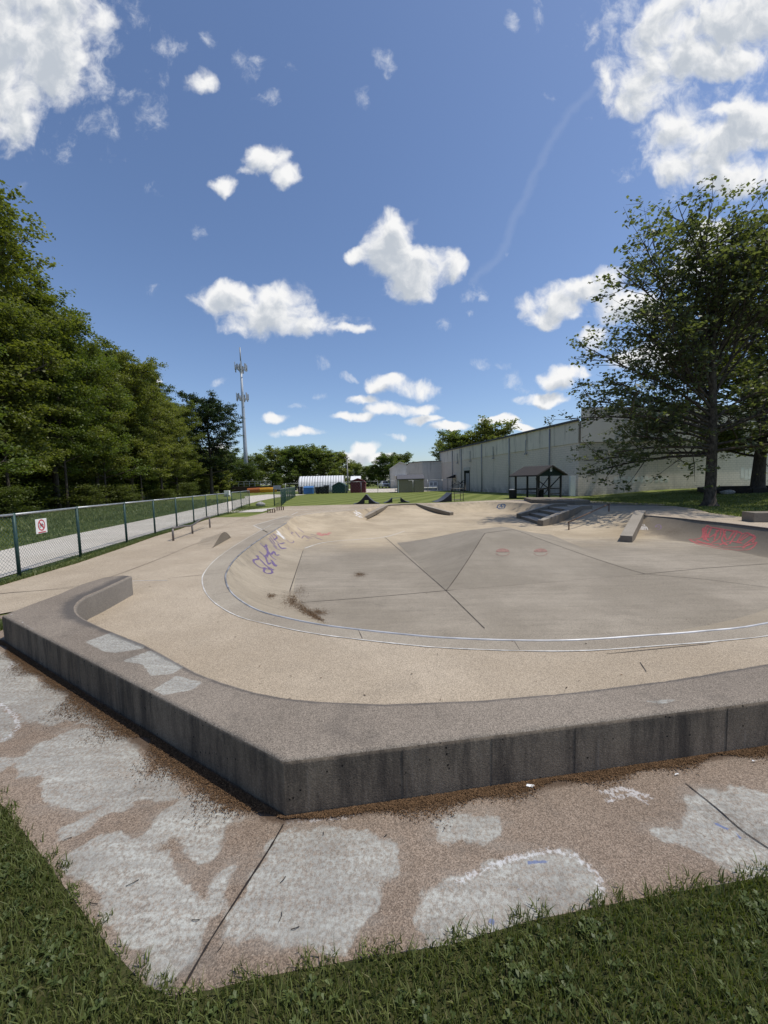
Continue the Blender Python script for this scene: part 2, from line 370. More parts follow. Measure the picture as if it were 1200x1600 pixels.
        hz=q.math('MULTIPLY',q.attr('haze'),q.ramp(q.noise(3.2,7,.7,v=q.mapv((.6,2.4,1),(4,0,0),(0,0,.75))),.42,.66,0,.42)); c=q.mix(hz,c,(.31,.30,.27))
        c=q.mix(q.math('MULTIPLY',pm,wear),c,pc)
        w2=q.ramp(q.math('ADD',q.math('ADD',q.attr('white'),q.math('MULTIPLY',q.math('SUBTRACT',edge,.5),.7)),q.math('MULTIPLY',q.math('SUBTRACT',wf,.5),2.2)),.55,1.0,0,.6)
        c=q.mix(q.math('MULTIPLY',w2,q.ramp(wf,.38,.55,.25,.95)),c,(.66,.66,.66))
        g2=q.ramp(q.math('ADD',q.attr('grime'),q.math('MULTIPLY',q.math('SUBTRACT',wn_,.5),.8)),.15,.7,0,.75)
        c=q.mix(g2,c,(.075,.07,.068))
        sx=q.noise(2.2,8,.78,v=q.mapv((1,1,1),(9,4,1))); c=q.mix(q.ramp(sx,.50,.72,0,.55),c,(.085,.075,.065))
        l2=q.ramp(q.math('ADD',q.attr('litter'),q.math('MULTIPLY',q.math('SUBTRACT',edge,.5),1.0)),.25,.75,0,.85)
        c=q.mix(l2,c,(.075,.048,.03))
        b2=q.ramp(q.math('ADD',q.attr('blue'),q.math('MULTIPLY',q.math('SUBTRACT',edge,.5),1.2)),.5,.75,0,.8)
        c=q.mix(b2,c,(.12,.16,.30))
    nt.links.new(c,b.inputs['Base Color']); b.inputs['Roughness'].default_value=.9; b.inputs['Specular IOR Level'].default_value=.2
    h=q.math('ADD',q.math('MULTIPLY',q.vor(agg*.8,out='Distance'),.6),q.noise(agg*.25,4,.6))
    q.bump(h,bump,.004,b)
    return m
M={}
M['deck']=concrete('deck_concrete',(.36,.295,.215),(.46,.385,.29),.50,210,stainamt=.22,bump=.5)
M['apron']=concrete('apron_concrete',(.285,.245,.192),(.375,.33,.262),.35,200,stainamt=.3)
M['bowl']=concrete('bowl_concrete',(.30,.255,.19),(.40,.345,.262),.20,140,stainamt=.28,bump=.15,brush=.32,far_bright_tan=((.40,.325,.225),(.52,.43,.305)),wall_dark=True)
M['floor']=concrete('floor_concrete',(.255,.222,.173),(.345,.302,.24),.34,150,stainamt=.3,bump=.12,brush=.34,far_bright_tan=((.40,.325,.225),(.52,.43,.305)))
M['pyr']=concrete('pyramid_concrete',(.235,.205,.160),(.320,.281,.223),.18,150,stainamt=.25,bump=.12,brush=.22)
M['pad']=concrete('pad_concrete',(.205,.155,.115),(.275,.215,.165),.55,230,paint=True,stainamt=.30,bump=.6)
M['ledgetop']=concrete('ledge_top_concrete',(.205,.172,.138),(.275,.235,.19),.50,230,paint=True,stainamt=.35,bump=.5)
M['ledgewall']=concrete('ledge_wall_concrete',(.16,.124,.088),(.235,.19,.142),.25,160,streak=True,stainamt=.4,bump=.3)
M['lightwall']=concrete('ledge_inner_concrete',(.20,.18,.155),(.27,.245,.215),.25,160,streak=False,stainamt=.45,bump=.3)
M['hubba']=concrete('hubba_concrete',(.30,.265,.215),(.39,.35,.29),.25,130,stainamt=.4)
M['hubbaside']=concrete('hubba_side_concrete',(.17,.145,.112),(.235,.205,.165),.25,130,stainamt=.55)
M['path']=concrete('path_gravel',(.50,.46,.40),(.58,.54,.48),.30,60,stainamt=.12)
M['lot']=concrete('lot_gravel',(.50,.45,.38),(.60,.55,.47),.2,20,stainamt=.1)
M['pathshade']=concrete('tree_shaded_concrete',(.17,.155,.14),(.24,.22,.20),.3,60,stainamt=.2)  # path concrete darkened to hold the sycamore's shade
M['joint']=plain('joint_dark',(.095,.08,.066),.95,var=.4)
M['crack']=plain('crack_dark',(.025,.02,.018),.95)
M['whiteline']=plain('white_seam',(.56,.54,.50),.9,var=.25,scale=12)
M['purple']=plain('purple_spray',(.13,.09,.19),.7,var=.25,scale=20)
M['faintpurple']=plain('faint_spray',(.20,.15,.19),.8,var=.2,scale=20)
M['markred']=plain('faded_red_paint',(.25,.15,.12),.8,var=.3,scale=30)
M['red']=plain('red_spray',(.40,.10,.10),.7,var=.25,scale=20)
M['pink']=plain('faint_red_spray',(.46,.20,.17),.8,var=.25,scale=14)
M['blue']=plain('blue_spray',(.04,.08,.15),.7)
M['whitespray']=plain('white_spray',(.60,.58,.56),.8,var=.15,scale=9)
M['steel']=plain('coping_steel',(.50,.50,.50),.5,.3,var=.25,scale=3,spec=.5)
M['bluesteel']=plain('coping_blue_paint',(.20,.205,.22),.7,.0,var=.4,scale=3)
M['railmetal']=plain('rail_metal',(.17,.15,.14),.55,.5)
M['rust']=plain('rusty_rail',(.13,.085,.06),.7,.3)
M['fencegreen']=plain('fence_green',(.028,.062,.058),.5,.2)
M['fencewire']=plain('fence_wire_green',(.045,.105,.095),.45,.3)
M['galv']=plain('galvanised',(.42,.44,.45),.45,.6)
M['white']=plain('white_paint',(.78,.78,.77),.5,var=.05)
M['signred']=plain('sign_red',(.50,.03,.05),.5)
M['black']=plain('black_paint',(.018,.018,.02),.5)
M['rampside']=plain('ramp_side_black',(.022,.021,.024),.65)
M['rampdeck']=plain('ramp_deck_grey',(.075,.08,.095),.6)
M['darkgreen']=plain('shelter_green',(.012,.03,.026),.6)
M['shingle']=plain('shingle',(.05,.045,.044),.9,var=.3,scale=30)
M['maroon']=plain('maroon_siding',(.12,.022,.03),.7)
M['tan']=plain('tan_siding',(.27,.235,.165),.8)
M['shedroof']=plain('shed_roof',(.10,.10,.11),.85)
M['greensiding']=plain('green_siding',(.015,.055,.048),.7)
M['bluebin']=plain('blue_bin_paint',(.05,.16,.38),.5)
M['yellow']=plain('yellow_paint',(.60,.30,.03),.6,var=.3)
M['orange']=plain('orange_paint',(.50,.16,.06),.6)
M['glass']=plain('dark_glass',(.02,.025,.03),.1,spec=.6)
M['rubber']=plain('rubber',(.02,.02,.02),.8)
M['poly']=plain('white_plastic_cover',(.74,.75,.76),.45,var=.08)
M['grey']=plain('grey_metal',(.30,.31,.32),.5,.3)
M['towergrey']=plain('tower_steel',(.40,.43,.47),.5,.2,var=.06,scale=.5)
M['stone']=plain('stone',(.30,.29,.27),.9,var=.3)
M['timber']=plain('dark_timber',(.035,.03,.026),.85)
M['paper']=plain('paper_scrap',(.75,.75,.74),.8,var=.05)
M['brownleaf']=plain('brown_debris',(.16,.085,.035),.9,var=.5,scale=60)
M['woodwall']=plain('dark_brown_wall',(.05,.035,.03),.9)
def bark(name,c1,c2,sc=(6,6,1.2)):
    m,nt,b,o=newmat(name); q=NB(nt); n=q.noise(3,6,.7,v=q.mapv(sc)); c=q.mix(q.ramp(n,.35,.65),c1,c2); nt.links.new(c,b.inputs['Base Color']); b.inputs['Roughness'].default_value=.95
    b.inputs['Specular IOR Level'].default_value=.1; q.bump(n,.8,.03,b); return m
M['bark']=bark('bark_dark',(.05,.042,.034),(.10,.085,.07))
M['barksyc']=bark('bark_sycamore',(.045,.037,.03),(.12,.10,.082),(3,3,1.5))
def leaf(name,c1,c2,trans=.45,gloss=.12):
    m,nt,b,o=newmat(name); q=NB(nt)
    n=q.noise(.5,3,.5); c=q.mix(q.attr('v'),c1,c2); c=q.mix(q.ramp(n,.4,.65,0,.5),c,sat(c1,.75))
    oi=nt.nodes.new('ShaderNodeObjectInfo'); rv=q.ramp(oi.outputs['Random'],0,1,.78,1.28); g3=nt.nodes.new('ShaderNodeCombineColor'); nt.links.new(rv,g3.inputs[0]); nt.links.new(q.math('ADD',q.math('MULTIPLY',rv,.6),.4),g3.inputs[1]); nt.links.new(rv,g3.inputs[2])
    if name not in ('grass_blade','weed_leaf','strip_grass'): c=q.mix(1.0,c,g3.outputs[0],'MULTIPLY')
    nt.links.new(c,b.inputs['Base Color']); b.inputs['Roughness'].default_value=.5; b.inputs['Specular IOR Level'].default_value=gloss*3
    t=nt.nodes.new('ShaderNodeBsdfTranslucent'); tcm=q.mix(1.0,c,(1.25,1.35,.5),'MULTIPLY'); nt.links.new(tcm,t.inputs[0])
    mx=nt.nodes.new('ShaderNodeMixShader'); mx.inputs[0].default_value=trans; nt.links.new(b.outputs[0],mx.inputs[1]); nt.links.new(t.outputs[0],mx.inputs[2]); nt.links.new(mx.outputs[0],o.inputs[0])
    return m
M['leafA']=leaf('maple_leaf',(.10,.13,.028),(.19,.215,.055))
M['leafB']=leaf('oak_leaf',(.075,.10,.026),(.145,.17,.048))
M['leafC']=leaf('light_leaf',(.13,.165,.042),(.22,.25,.075))
M['leafD']=leaf('dark_leaf',(.036,.06,.024),(.07,.095,.036),.25)
M['leafF']=leaf('far_leaf',(.13,.165,.045),(.22,.25,.075))
M['leafS']=leaf('sycamore_leaf',(.11,.12,.058),(.23,.23,.14),.52,.25)
M['blade']=leaf('grass_blade',(.105,.13,.033),(.22,.245,.085),.3)
M['weed']=leaf('weed_leaf',(.065,.095,.026),(.13,.165,.05),.3)
M['bladedry']=leaf('strip_grass',(.09,.13,.032),(.21,.225,.09),.3)
def lawnmat():
    m,nt,b,o=newmat('lawn_grass'); q=NB(nt)
    a=q.noise(.3,5,.6); f=q.noise(30,5,.75); f2=q.noise(5,6,.7)
    c=q.mix(q.ramp(a,.3,.7),(.125,.155,.036),(.17,.20,.05)); c=q.mix(q.ramp(f,.3,.7,0,.5),c,(.055,.08,.02)); c=q.mix(q.ramp(f2,.5,.8,0,.35),c,(.17,.17,.07))
    w=nt.nodes.new('ShaderNodeTexWave'); w.bands_direction='X'; w.inputs['Scale'].default_value=.16; w.inputs['Distortion'].default_value=.6; w.inputs['Detail'].default_value=1
    nt.links.new(q.mapv((1,1,1),(0,0,0),(0,0,R(22))),w.inputs['Vector'])
    c=q.mix(q.ramp(w.outputs['Fac'],.35,.65,0,.42),c,(.25,.27,.09))
    nt.links.new(c,b.inputs['Base Color']); b.inputs['Roughness'].default_value=.95; b.inputs['Specular IOR Level'].default_value=.1; q.bump(f,.9,.03,b)
    return m
M['lawn']=lawnmat()
def soilmat():
    m,nt,b,o=newmat('grass_soil'); q=NB(nt); f=q.noise(40,5,.7); c=q.mix(q.ramp(f,.35,.65),(.035,.042,.016),(.07,.07,.03)); nt.links.new(c,b.inputs['Base Color']); b.inputs['Roughness'].default_value=1; b.inputs['Specular IOR Level'].default_value=0; return m
M['soil']=soilmat()
def blockwall(name,c1,c2,bw=.4,bh=.2,streak=.5):
    m,nt,b,o=newmat(name); q=NB(nt)
    # horizontal coordinate = x+y mix, vertical z
    sp_=nt.nodes.new('ShaderNodeSeparateXYZ'); nt.links.new(q.co,sp_.inputs[0])
    hh=q.math('ADD',q.math('MULTIPLY',sp_.outputs[0],1.0),q.math('MULTIPLY',sp_.outputs[1],.95)); cb=nt.nodes.new('ShaderNodeCombineXYZ'); nt.links.new(hh,cb.inputs[0]); nt.links.new(sp_.outputs[2],cb.inputs[1])
    br=nt.nodes.new('ShaderNodeTexBrick'); br.inputs['Scale'].default_value=1; br.inputs['Brick Width'].default_value=bw; br.inputs['Row Height'].default_value=bh; br.inputs['Mortar Size'].default_value=.012
    br.inputs['Color1'].default_value=c1+(1,); br.inputs['Color2'].default_value=c2+(1,); br.inputs['Mortar'].default_value=sat(c1,.72)+(1,); nt.links.new(cb.outputs[0],br.inputs['Vector'])
    big=q.noise(.35,5,.65); c=q.mix(q.ramp(big,.4,.7,0,.35),br.outputs['Color'],sat(c1,.75))
    sv=q.noise(1.6,6,.7,v=q.mapv((1,1,.10))); c=q.mix(q.ramp(sv,.5,.75,0,streak),c,(.10,.095,.085))
    low=q.ramp(sp_.outputs[2],.0,1.2,.55,0); lm=q.math('MULTIPLY',low,q.ramp(q.noise(1.2,5,.7),.35,.65)); c=q.mix(lm,c,(.09,.085,.07))
    nt.links.new(c,b.inputs['Base Color']); b.inputs['Roughness'].default_value=.9; b.inputs['Specular IOR Level'].default_value=.15; q.bump(br.outputs['Fac'],-.4,.01,b)
    return m
M['block']=blockwall('painted_block',(.76,.665,.565),(.79,.69,.59),.4,.2,.22)
M['panel']=blockwall('stained_panel',(.76,.69,.59),(.79,.72,.62),3.2,2.2,.9)
M['oldblock']=blockwall('old_concrete_wall',(.56,.53,.48),(.60,.57,.52),2.4,1.5,.7)
def corrug():
    m,nt,b,o=newmat('corrugated_metal'); q=NB(nt); w=nt.nodes.new('ShaderNodeTexWave'); w.bands_direction='X'; w.inputs['Scale'].default_value=3.2; nt.links.new(q.co,w.inputs['Vector'])
    c=q.mix(w.outputs['Fac'],(.60,.57,.51),(.74,.71,.65)); nt.links.new(c,b.inputs['Base Color']); b.inputs['Roughness'].default_value=.7; b.inputs['Metallic'].default_value=0; q.bump(w.outputs['Fac'],.6,.04,b); return m
M['corr']=corrug()

# ------------------------------------------------------------------ bowl
# (rim xy, floor xy, transition angle)
BP=[((-4.19,16.42),(-2.85,13.6),35),((-3.99,13.95),(-2.72,12.6),50),((-3.76,11.19),(-2.45,10.8),53),((-3.43,8.82),(-2.15,9.0),53),((-3.08,7.37),(-1.93,7.9),53),((-2.8,6.61),(-1.7,7.35),53),
 ((-2.42,5.87),(-1.45,6.75),53),((-2.03,5.32),(-1.18,6.3),53),((-1.64,4.9),(-.9,5.95),53),((-1.24,4.63),(-.6,5.7),53),((-.81,4.39),(-.3,5.5),53),((-.34,4.2),(.05,5.35),53),((.26,4.0),(.5,5.2),53),((.64,3.9),(.85,5.1),53),
 ((1.3,3.8),(1.4,5.02),53),((1.91,3.77),(1.95,5.0),53),((2.68,3.84),(2.6,5.05),53),((3.3,3.91),(3.1,5.1),53),((4.18,4.09),(3.9,5.3),53),((6.5,4.9),(5.9,6.0),53),((9.0,6.3),(8.2,7.3),53),((10.6,8.0),(9.4,8.6),53),
 ((11.22,9.8),(10.0,9.6),53),((11.28,11.19),(10.09,10.3),53),((11.28,12.39),(10.15,11.3),53),((11.17,13.33),(10.15,12.2),53),((11.07,14.42),(9.9,12.9),50),((10.70,15.94),(9.17,13.5),40),
 ((11.2,17.0),(8.75,14.0),8),((11.25,18.0),(8.3,15.1),8),((10.6,18.8),(7.95,16.3),8),((10.1,19.3),(7.6,17.9),8),
 ((9.95,20.5),(7.6,19.4),8),((9.9,21.6),(7.7,20.8),8),
 ((9.75,22.9),(7.9,22.3),40),((9.6,24.2),(8.3,23.6),53),((9.3,25.4),(8.2,25.0),53),((8.8,26.9),(7.8,26.1),53),((7.8,28.0),(7.2,26.75),53),((6.6,27.95),(6.3,26.55),53),((5.5,27.55),(5.4,26.1),53),((4.4,27.15),(4.8,25.8),53),((3.5,26.9),(4.6,25.4),45),
 ((2.4,27.25),(4.3,24.6),8),((1.6,27.05),(2.6,24.1),6),((.7,26.8),(.6,23.5),6),((.0,26.6),(-1.2,22.9),6),
 ((-.9,25.0),(-1.1,22.3),12),((-1.75,22.6),(-.73,21.22),20),((-2.1,22.3),(.0,20.1),12),((-2.5,22.2),(.62,18.83),8),((-2.9,22.0),(.91,17.4),8),((-3.2,21.9),(.65,16.3),8),((-3.45,21.8),(.03,15.61),8),((-3.75,21.55),(-1.04,15.09),12),((-4.25,20.6),(-1.9,14.75),16),((-4.5,19.5),(-2.44,14.35),22),((-4.4,18.0),(-2.72,14.0),28)]
DEP=.6
def sub(BP,per=4):
    rim=smoothline([b[0] for b in BP],per,True); fl=smoothline([b[1] for b in BP],per,True); an=[]
    n=len(BP)
    for i in range(n):
        for k in range(per): an.append(BP[i][2]*(1-k/per)+BP[(i+1)%n][2]*k/per)
    return rim,fl,an
RIM,FLO,ANG=sub(BP)
def bowlmesh():
    mb=MB(); n=len(RIM); K=10; V=[]
    for j in range(K+1):
        for i in range(n):
            th=R(ANG[i]); t=(1-j/K)*th; h=math.sin(t)/math.sin(th); v_=(1-math.cos(t))/(1-math.cos(th))
            V.append((FLO[i][0]+(RIM[i][0]-FLO[i][0])*h, FLO[i][1]+(RIM[i][1]-FLO[i][1])*h, -DEP+DEP*v_))
    Fc=[(j*n+i,j*n+(i+1)%n,(j+1)*n+(i+1)%n,(j+1)*n+i) for j in range(K) for i in range(n)]
    me=bpy.data.meshes.new('bowl_banks'); me.from_pydata(V,[],Fc); me.update()
    me.polygons.foreach_set('use_smooth',[True]*len(me.polygons))
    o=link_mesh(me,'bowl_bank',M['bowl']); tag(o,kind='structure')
    return V,Fc
BV,BF=bowlmesh()
sheet('bowl_floor',FLO,[],M['floor'],z=-DEP)['kind']='structure'

# ------------------------------------------------------------------ ground sheets
def ss(x,a,b): t=np.clip((x-a)/(b-a),0,1); return t*t*(3-2*t)
def gh(A): return -.02+.40*ss(A[:,0],17,26)*ss(A[:,1],12,24)
def ghp(x,y): return float(gh(np.array([[x,y]]))[0])
BIG=3000
far=[(x,y) for x in (-2000,-900,-400,-200,-100,100,200,400,900,2000) for y in (-900,-300,-100,100,200,400,900,2000)]
RIMO=offset(RIM,-.0,True)
PAD=GP([(-220,1010),(-90,1120),(0,1255),(60,1330),(110,1400),(170,1480),(225,1540),(265,1558),(330,1548),(400,1530),(560,1500),(700,1478),(830,1440),(1000,1405),(1200,1370)])+[(2.6,1.62),(4.5,2.0),(6.5,2.8),(6.0,3.6),(2.3,2.5),(-.48,2.0),(-4.0,4.3),(-4.15,4.6),(-4.9,5.2),(-5.6,4.6)]
lawn=sheet('ground',[(-BIG,-1000),(BIG,-1000),(BIG,BIG),(-BIG,BIG)],[RIM],M['lawn'],zf=gh,pts=np.vstack([grid(-60,80,-10,90,2.0),np.array(far)]))
lawn['kind']='structure'
# ledge outline (top view, z=.3)
LIN=GP([(205,900),(158,922),(136,931),(124,940),(119,948),(120,955),(126,962),(136,968),(166,982),(228,1006),(310,1050),(350,1065),(400,1080),(450,1089),(500,1094),(600,1098),(750,1092),(900,1079),(1050,1060),(1200,1035)],.3)+[(4.0,2.95),(5.6,3.6),(6.6,4.1)]
LOUT=[(-3.93,5.86),(-4.10,5.92),(-4.32,5.80),(-4.36,5.40),(-4.27,4.9),(-4.24,4.4),(-4.20,4.10),(-.525,1.785),(2.27,2.19),(4.4,2.62),(6.9,3.45)]
DECK=[(-4.0,5.7)]
DECKP=GP([(-420,1060),(-200,985)])+GP([(0,915),(120,880),(200,853),(240,838.7),(280,827),(319,813),(337,808.4),(387,807.5),(418,800),(431,793),(450,791),(520,789),(560,788),(620,787),(700,785),(760,782),(805,780.5),(850,781.5),(900,784.5),(960,788.5)])+[(15.3,20.2),(14.9,18.4),(13.75,16.1),(13.4,14.0),(13.9,13.0),(15.5,12.0),(17,8),(14,4),(9,2.2),(6.9,3.4),(4,2.6),(2.2,2.25),(-.45,2.0),(-4.05,4.3),(-4.3,4.95),(-5.0,5.3),(-6.2,4.2)]
sheet('skatepark_deck',DECKP,[RIM],M['deck'],z=0.0)['kind']='structure'
# apron band outside the coping
AP=[(p[0],p[1]) for p in RIM]; ia=0; ib=19*4
apin=RIM[ia:ib]; apw=np.interp(np.arange(len(apin)),[0,8,16,24,36,len(apin)],[.55,.45,.40,.32,.24,.22])
apout=[]
for i,p in enumerate(apin):
    a=Vector(RIM[max(i-1,0)]); b=Vector(RIM[i+1]); t=(b-a).normalized(); apout.append((p[0]+t.y*apw[i],p[1]-t.x*apw[i]))
_inn=offset(apin,-.004)
v=[(x,y,.004) for x,y in apin]+[(x,y,.004) for x,y in apout]; n=len(apin)
MB().add(v,[(i,n+i,n+i+1,i+1) for i in range(n-1)]).build('coping_apron',M['apron'])['kind']='structure'
# white seam outside the apron
mb=MB(); ribbon(mb,offset(apout,-.008),.016,.006,jit=.5); ribbon(mb,GP([(205,908),(240,907),(262,907)]),.02,.004)
ribbon(mb,GP([(448,806),(396,821),(418,832)]),.04,.004); ribbon(mb,GP([(700,783.2),(760,780.7),(800,782.2)]),.05,.004,jit=.3)
ribbon(mb,GP([(548,798),(500,800.5),(462,806)]),.05,.004,jit=.4); ribbon(mb,GP([(455,805),(465,800),(540,796.5),(600,793)]),.06,.004,jit=.3)
o=mb.build('white_seam_line',M['whiteline']); o['kind']='structure'
mb=MB()   # deck joints
for pl,w in [([(0,1e9)],0)] if False else []: pass
for pl,w in [([(-80,948),(0,928),(110,919),(160,906),(240,877),(300,852),(330,843)],.012),([(0,928),(60,923),(128,915)],.012),([(205,930),(150,958)],.012),
 ([(262,904),(350,895)],.01),([(340,826),(385,808.5)],.012),([(297,832),(342,813),(385,808)],.01),([(500,873),(505,872)],.01),([(948,1022),(1110,1006)],.006),([(804,1003),(812,1016)],.008),([(560,985),(566,998)],.008),([(360,925),(330,930)],.01),([(1000,1035),(1010,1050)],.006)]:
    ribbon(mb,smoothline(GP(pl),5),w,.0045,jit=.4)
mb.build('deck_joint',M['joint'])['kind']='structure'
sheet('slab_patch',GP([(396,821),(448,806),(457,807.5),(419,832)]),[],M['apron'],z=.003)['kind']='structure'
# floor joints
mb=MB()
for pl,w in [([(450,932),(474,859)],.022),([(602,840),(697,923)],.022),([(697,923),(757,982)],.020),([(465,942),(560,935),(697,923)],.018),([(697,923),(870,904),(1008,897)],.02),([(1008,897),(1100,888),(1200,881)],.018),([(1008,897),(1100,905),(1200,918)],.014),
 ([(700,779.0+30),(728,818)],.0)]:
    if w: ribbon(mb,GP(pl,-DEP),w,-DEP+.004,jit=.25)
mb.build('floor_joint',M['joint'])['kind']='structure'
mb=MB(); ribbon(mb,[(x,y) for x,y in smoothline(GP([(476,857),(500,849),(530,845),(560,843),(602,839),(632,830)],-DEP),4)],.05,-DEP+.005,jit=.4)
mb.build('toe_line',M['whiteline'])['kind']='structure'

# pad with paint patches
PAINT=[[(100,1345),(150,1310),(190,1305),(235,1325),(300,1380),(322,1430),(310,1500),(265,1548),(240,1540),(200,1480),(150,1410)],
 [(225,1300),(280,1250),(300,1243),(330,1250),(380,1280),(350,1300),(345,1335),(300,1345),(280,1315),(240,1325)],
 [(90,1295),(150,1270),(240,1205),(270,1215),(282,1248),(220,1255),(170,1275),(100,1315),(85,1305)],
 [(20,1200),(60,1165),(120,1140),(180,1145),(235,1195),(215,1235),(160,1260),(110,1270),(70,1250),(65,1220),(30,1215)],
 [(445,1300),(560,1300),(620,1330),(600,1400),(550,1470),(530,1500),(450,1480),(335,1470),(350,1440),(400,1360)],
 [(-60,1000),(0,1020),(60,1060),(140,1110),(100,1130),(50,1130),(0,1100),(-60,1060)],[(0,1105),(28,1135),(0,1160),(-30,1130)],[(-20,1190),(40,1180),(100,1140),(130,1128),(60,1162),(20,1196),(-20,1215)],
 [(660,1475),(662,1400),(720,1370),(800,1340),(880,1330),(930,1370),(945,1420),(900,1430),(780,1455),(700,1490)],
 [(675,1290),(720,1270),(780,1280),(770,1315),(700,1320)],[(1010,1295),(1060,1290),(1090,1235),(1200,1240),(1280,1260),(1260,1380),(1140,1365),(1080,1330)],
 [(330,1380),(370,1350),(350,1400),(330,1430)],[(60,1040),(150,1085),(200,1140),(150,1140),(110,1110)]]
PAINT=[smoothline(GP(p),4,True) for p in PAINT]
WHITE=[[(715,1378),(800,1342),(860,1330),(900,1338),(935,1370),(943,1420)],[(445,1285),(500,1281),(560,1274)],[(940,1240),(975,1232),(1020,1248)],[(950,1252),(985,1240),(1010,1256)],[(0,1100),(25,1120),(28,1140),(10,1155),(-10,1160)],[(20,1035),(10,1050)]]
WHITE=[GP(p) for p in WHITE]
BLUE=[GP([(1118,1288),(1140,1298),(1160,1312)]),GP([(765,1440),(785,1455)]),GP([(812,1392),(818,1397)]),GP([(830,1350),(850,1345),(862,1352)]),GP([(240,1545),(260,1552)])]
LF=[(-4.3,4.15),(-.53,1.78),(2.29,2.2),(4.4,2.62),(6.9,3.45)]
def a_paint(A):
    m=np.zeros(len(A))
    wob=.012*np.sin(A[:,0]*31+2*np.sin(A[:,1]*17))+.010*np.sin(A[:,1]*43+A[:,0]*11)+.006*np.sin(A[:,0]*83-A[:,1]*67)
    for p in PAINT: m=np.maximum(m,np.clip((sdf(A,p)+wob)/.07+.5,0,1))
    return m
def a_haze(A):
    m=np.zeros(len(A))
    for p in PAINT: m=np.maximum(m,np.clip((sdf(A,p)+.09)/.12,0,1))
    return m
def a_line(lines,w):
    def f(A):
        m=np.zeros(len(A))
        for l in lines: m=np.maximum(m,np.clip(1.2-pdist(A,l,False)/w,0,1))
        return m
    return f
def a_litter(A):
    d=pdist(A,LF,False); along=A[:,0]; w=np.interp(along,[-4.3,-3.6,-2.6,-1.6,-.8,-.5,0,.8,1.4,2.3,4],[.03,.13,.16,.17,.14,.05,.09,.11,.06,.09,.06])
    return np.clip(1.15-d/w,0,1)
def a_grime(A): return np.zeros(len(A))
PP=grid(-5.2,3.2,1.0,5.0,.022)
sheet('pavement_pad',PAD,[],M['pad'],z=0.004,pts=PP,attrs={'paint':a_paint,'white':a_line(WHITE,.024),'blue':a_line(BLUE,.014),'litter':a_litter,'grime':a_grime,'haze':a_haze})['kind']='structure'
mb=MB(); ribbon(mb,smoothline(GP([(443,1290),(420,1330),(380,1392),(330,1470),(285,1548),(270,1570)]),6),.008,.008,jit=.4)
ribbon(mb,smoothline(GP([(1070,1225),(1120,1265),(1160,1300),(1220,1340)]),4),.005,.008,jit=.5)
mb.build('pad_crack',M['crack'])['kind']='structure'

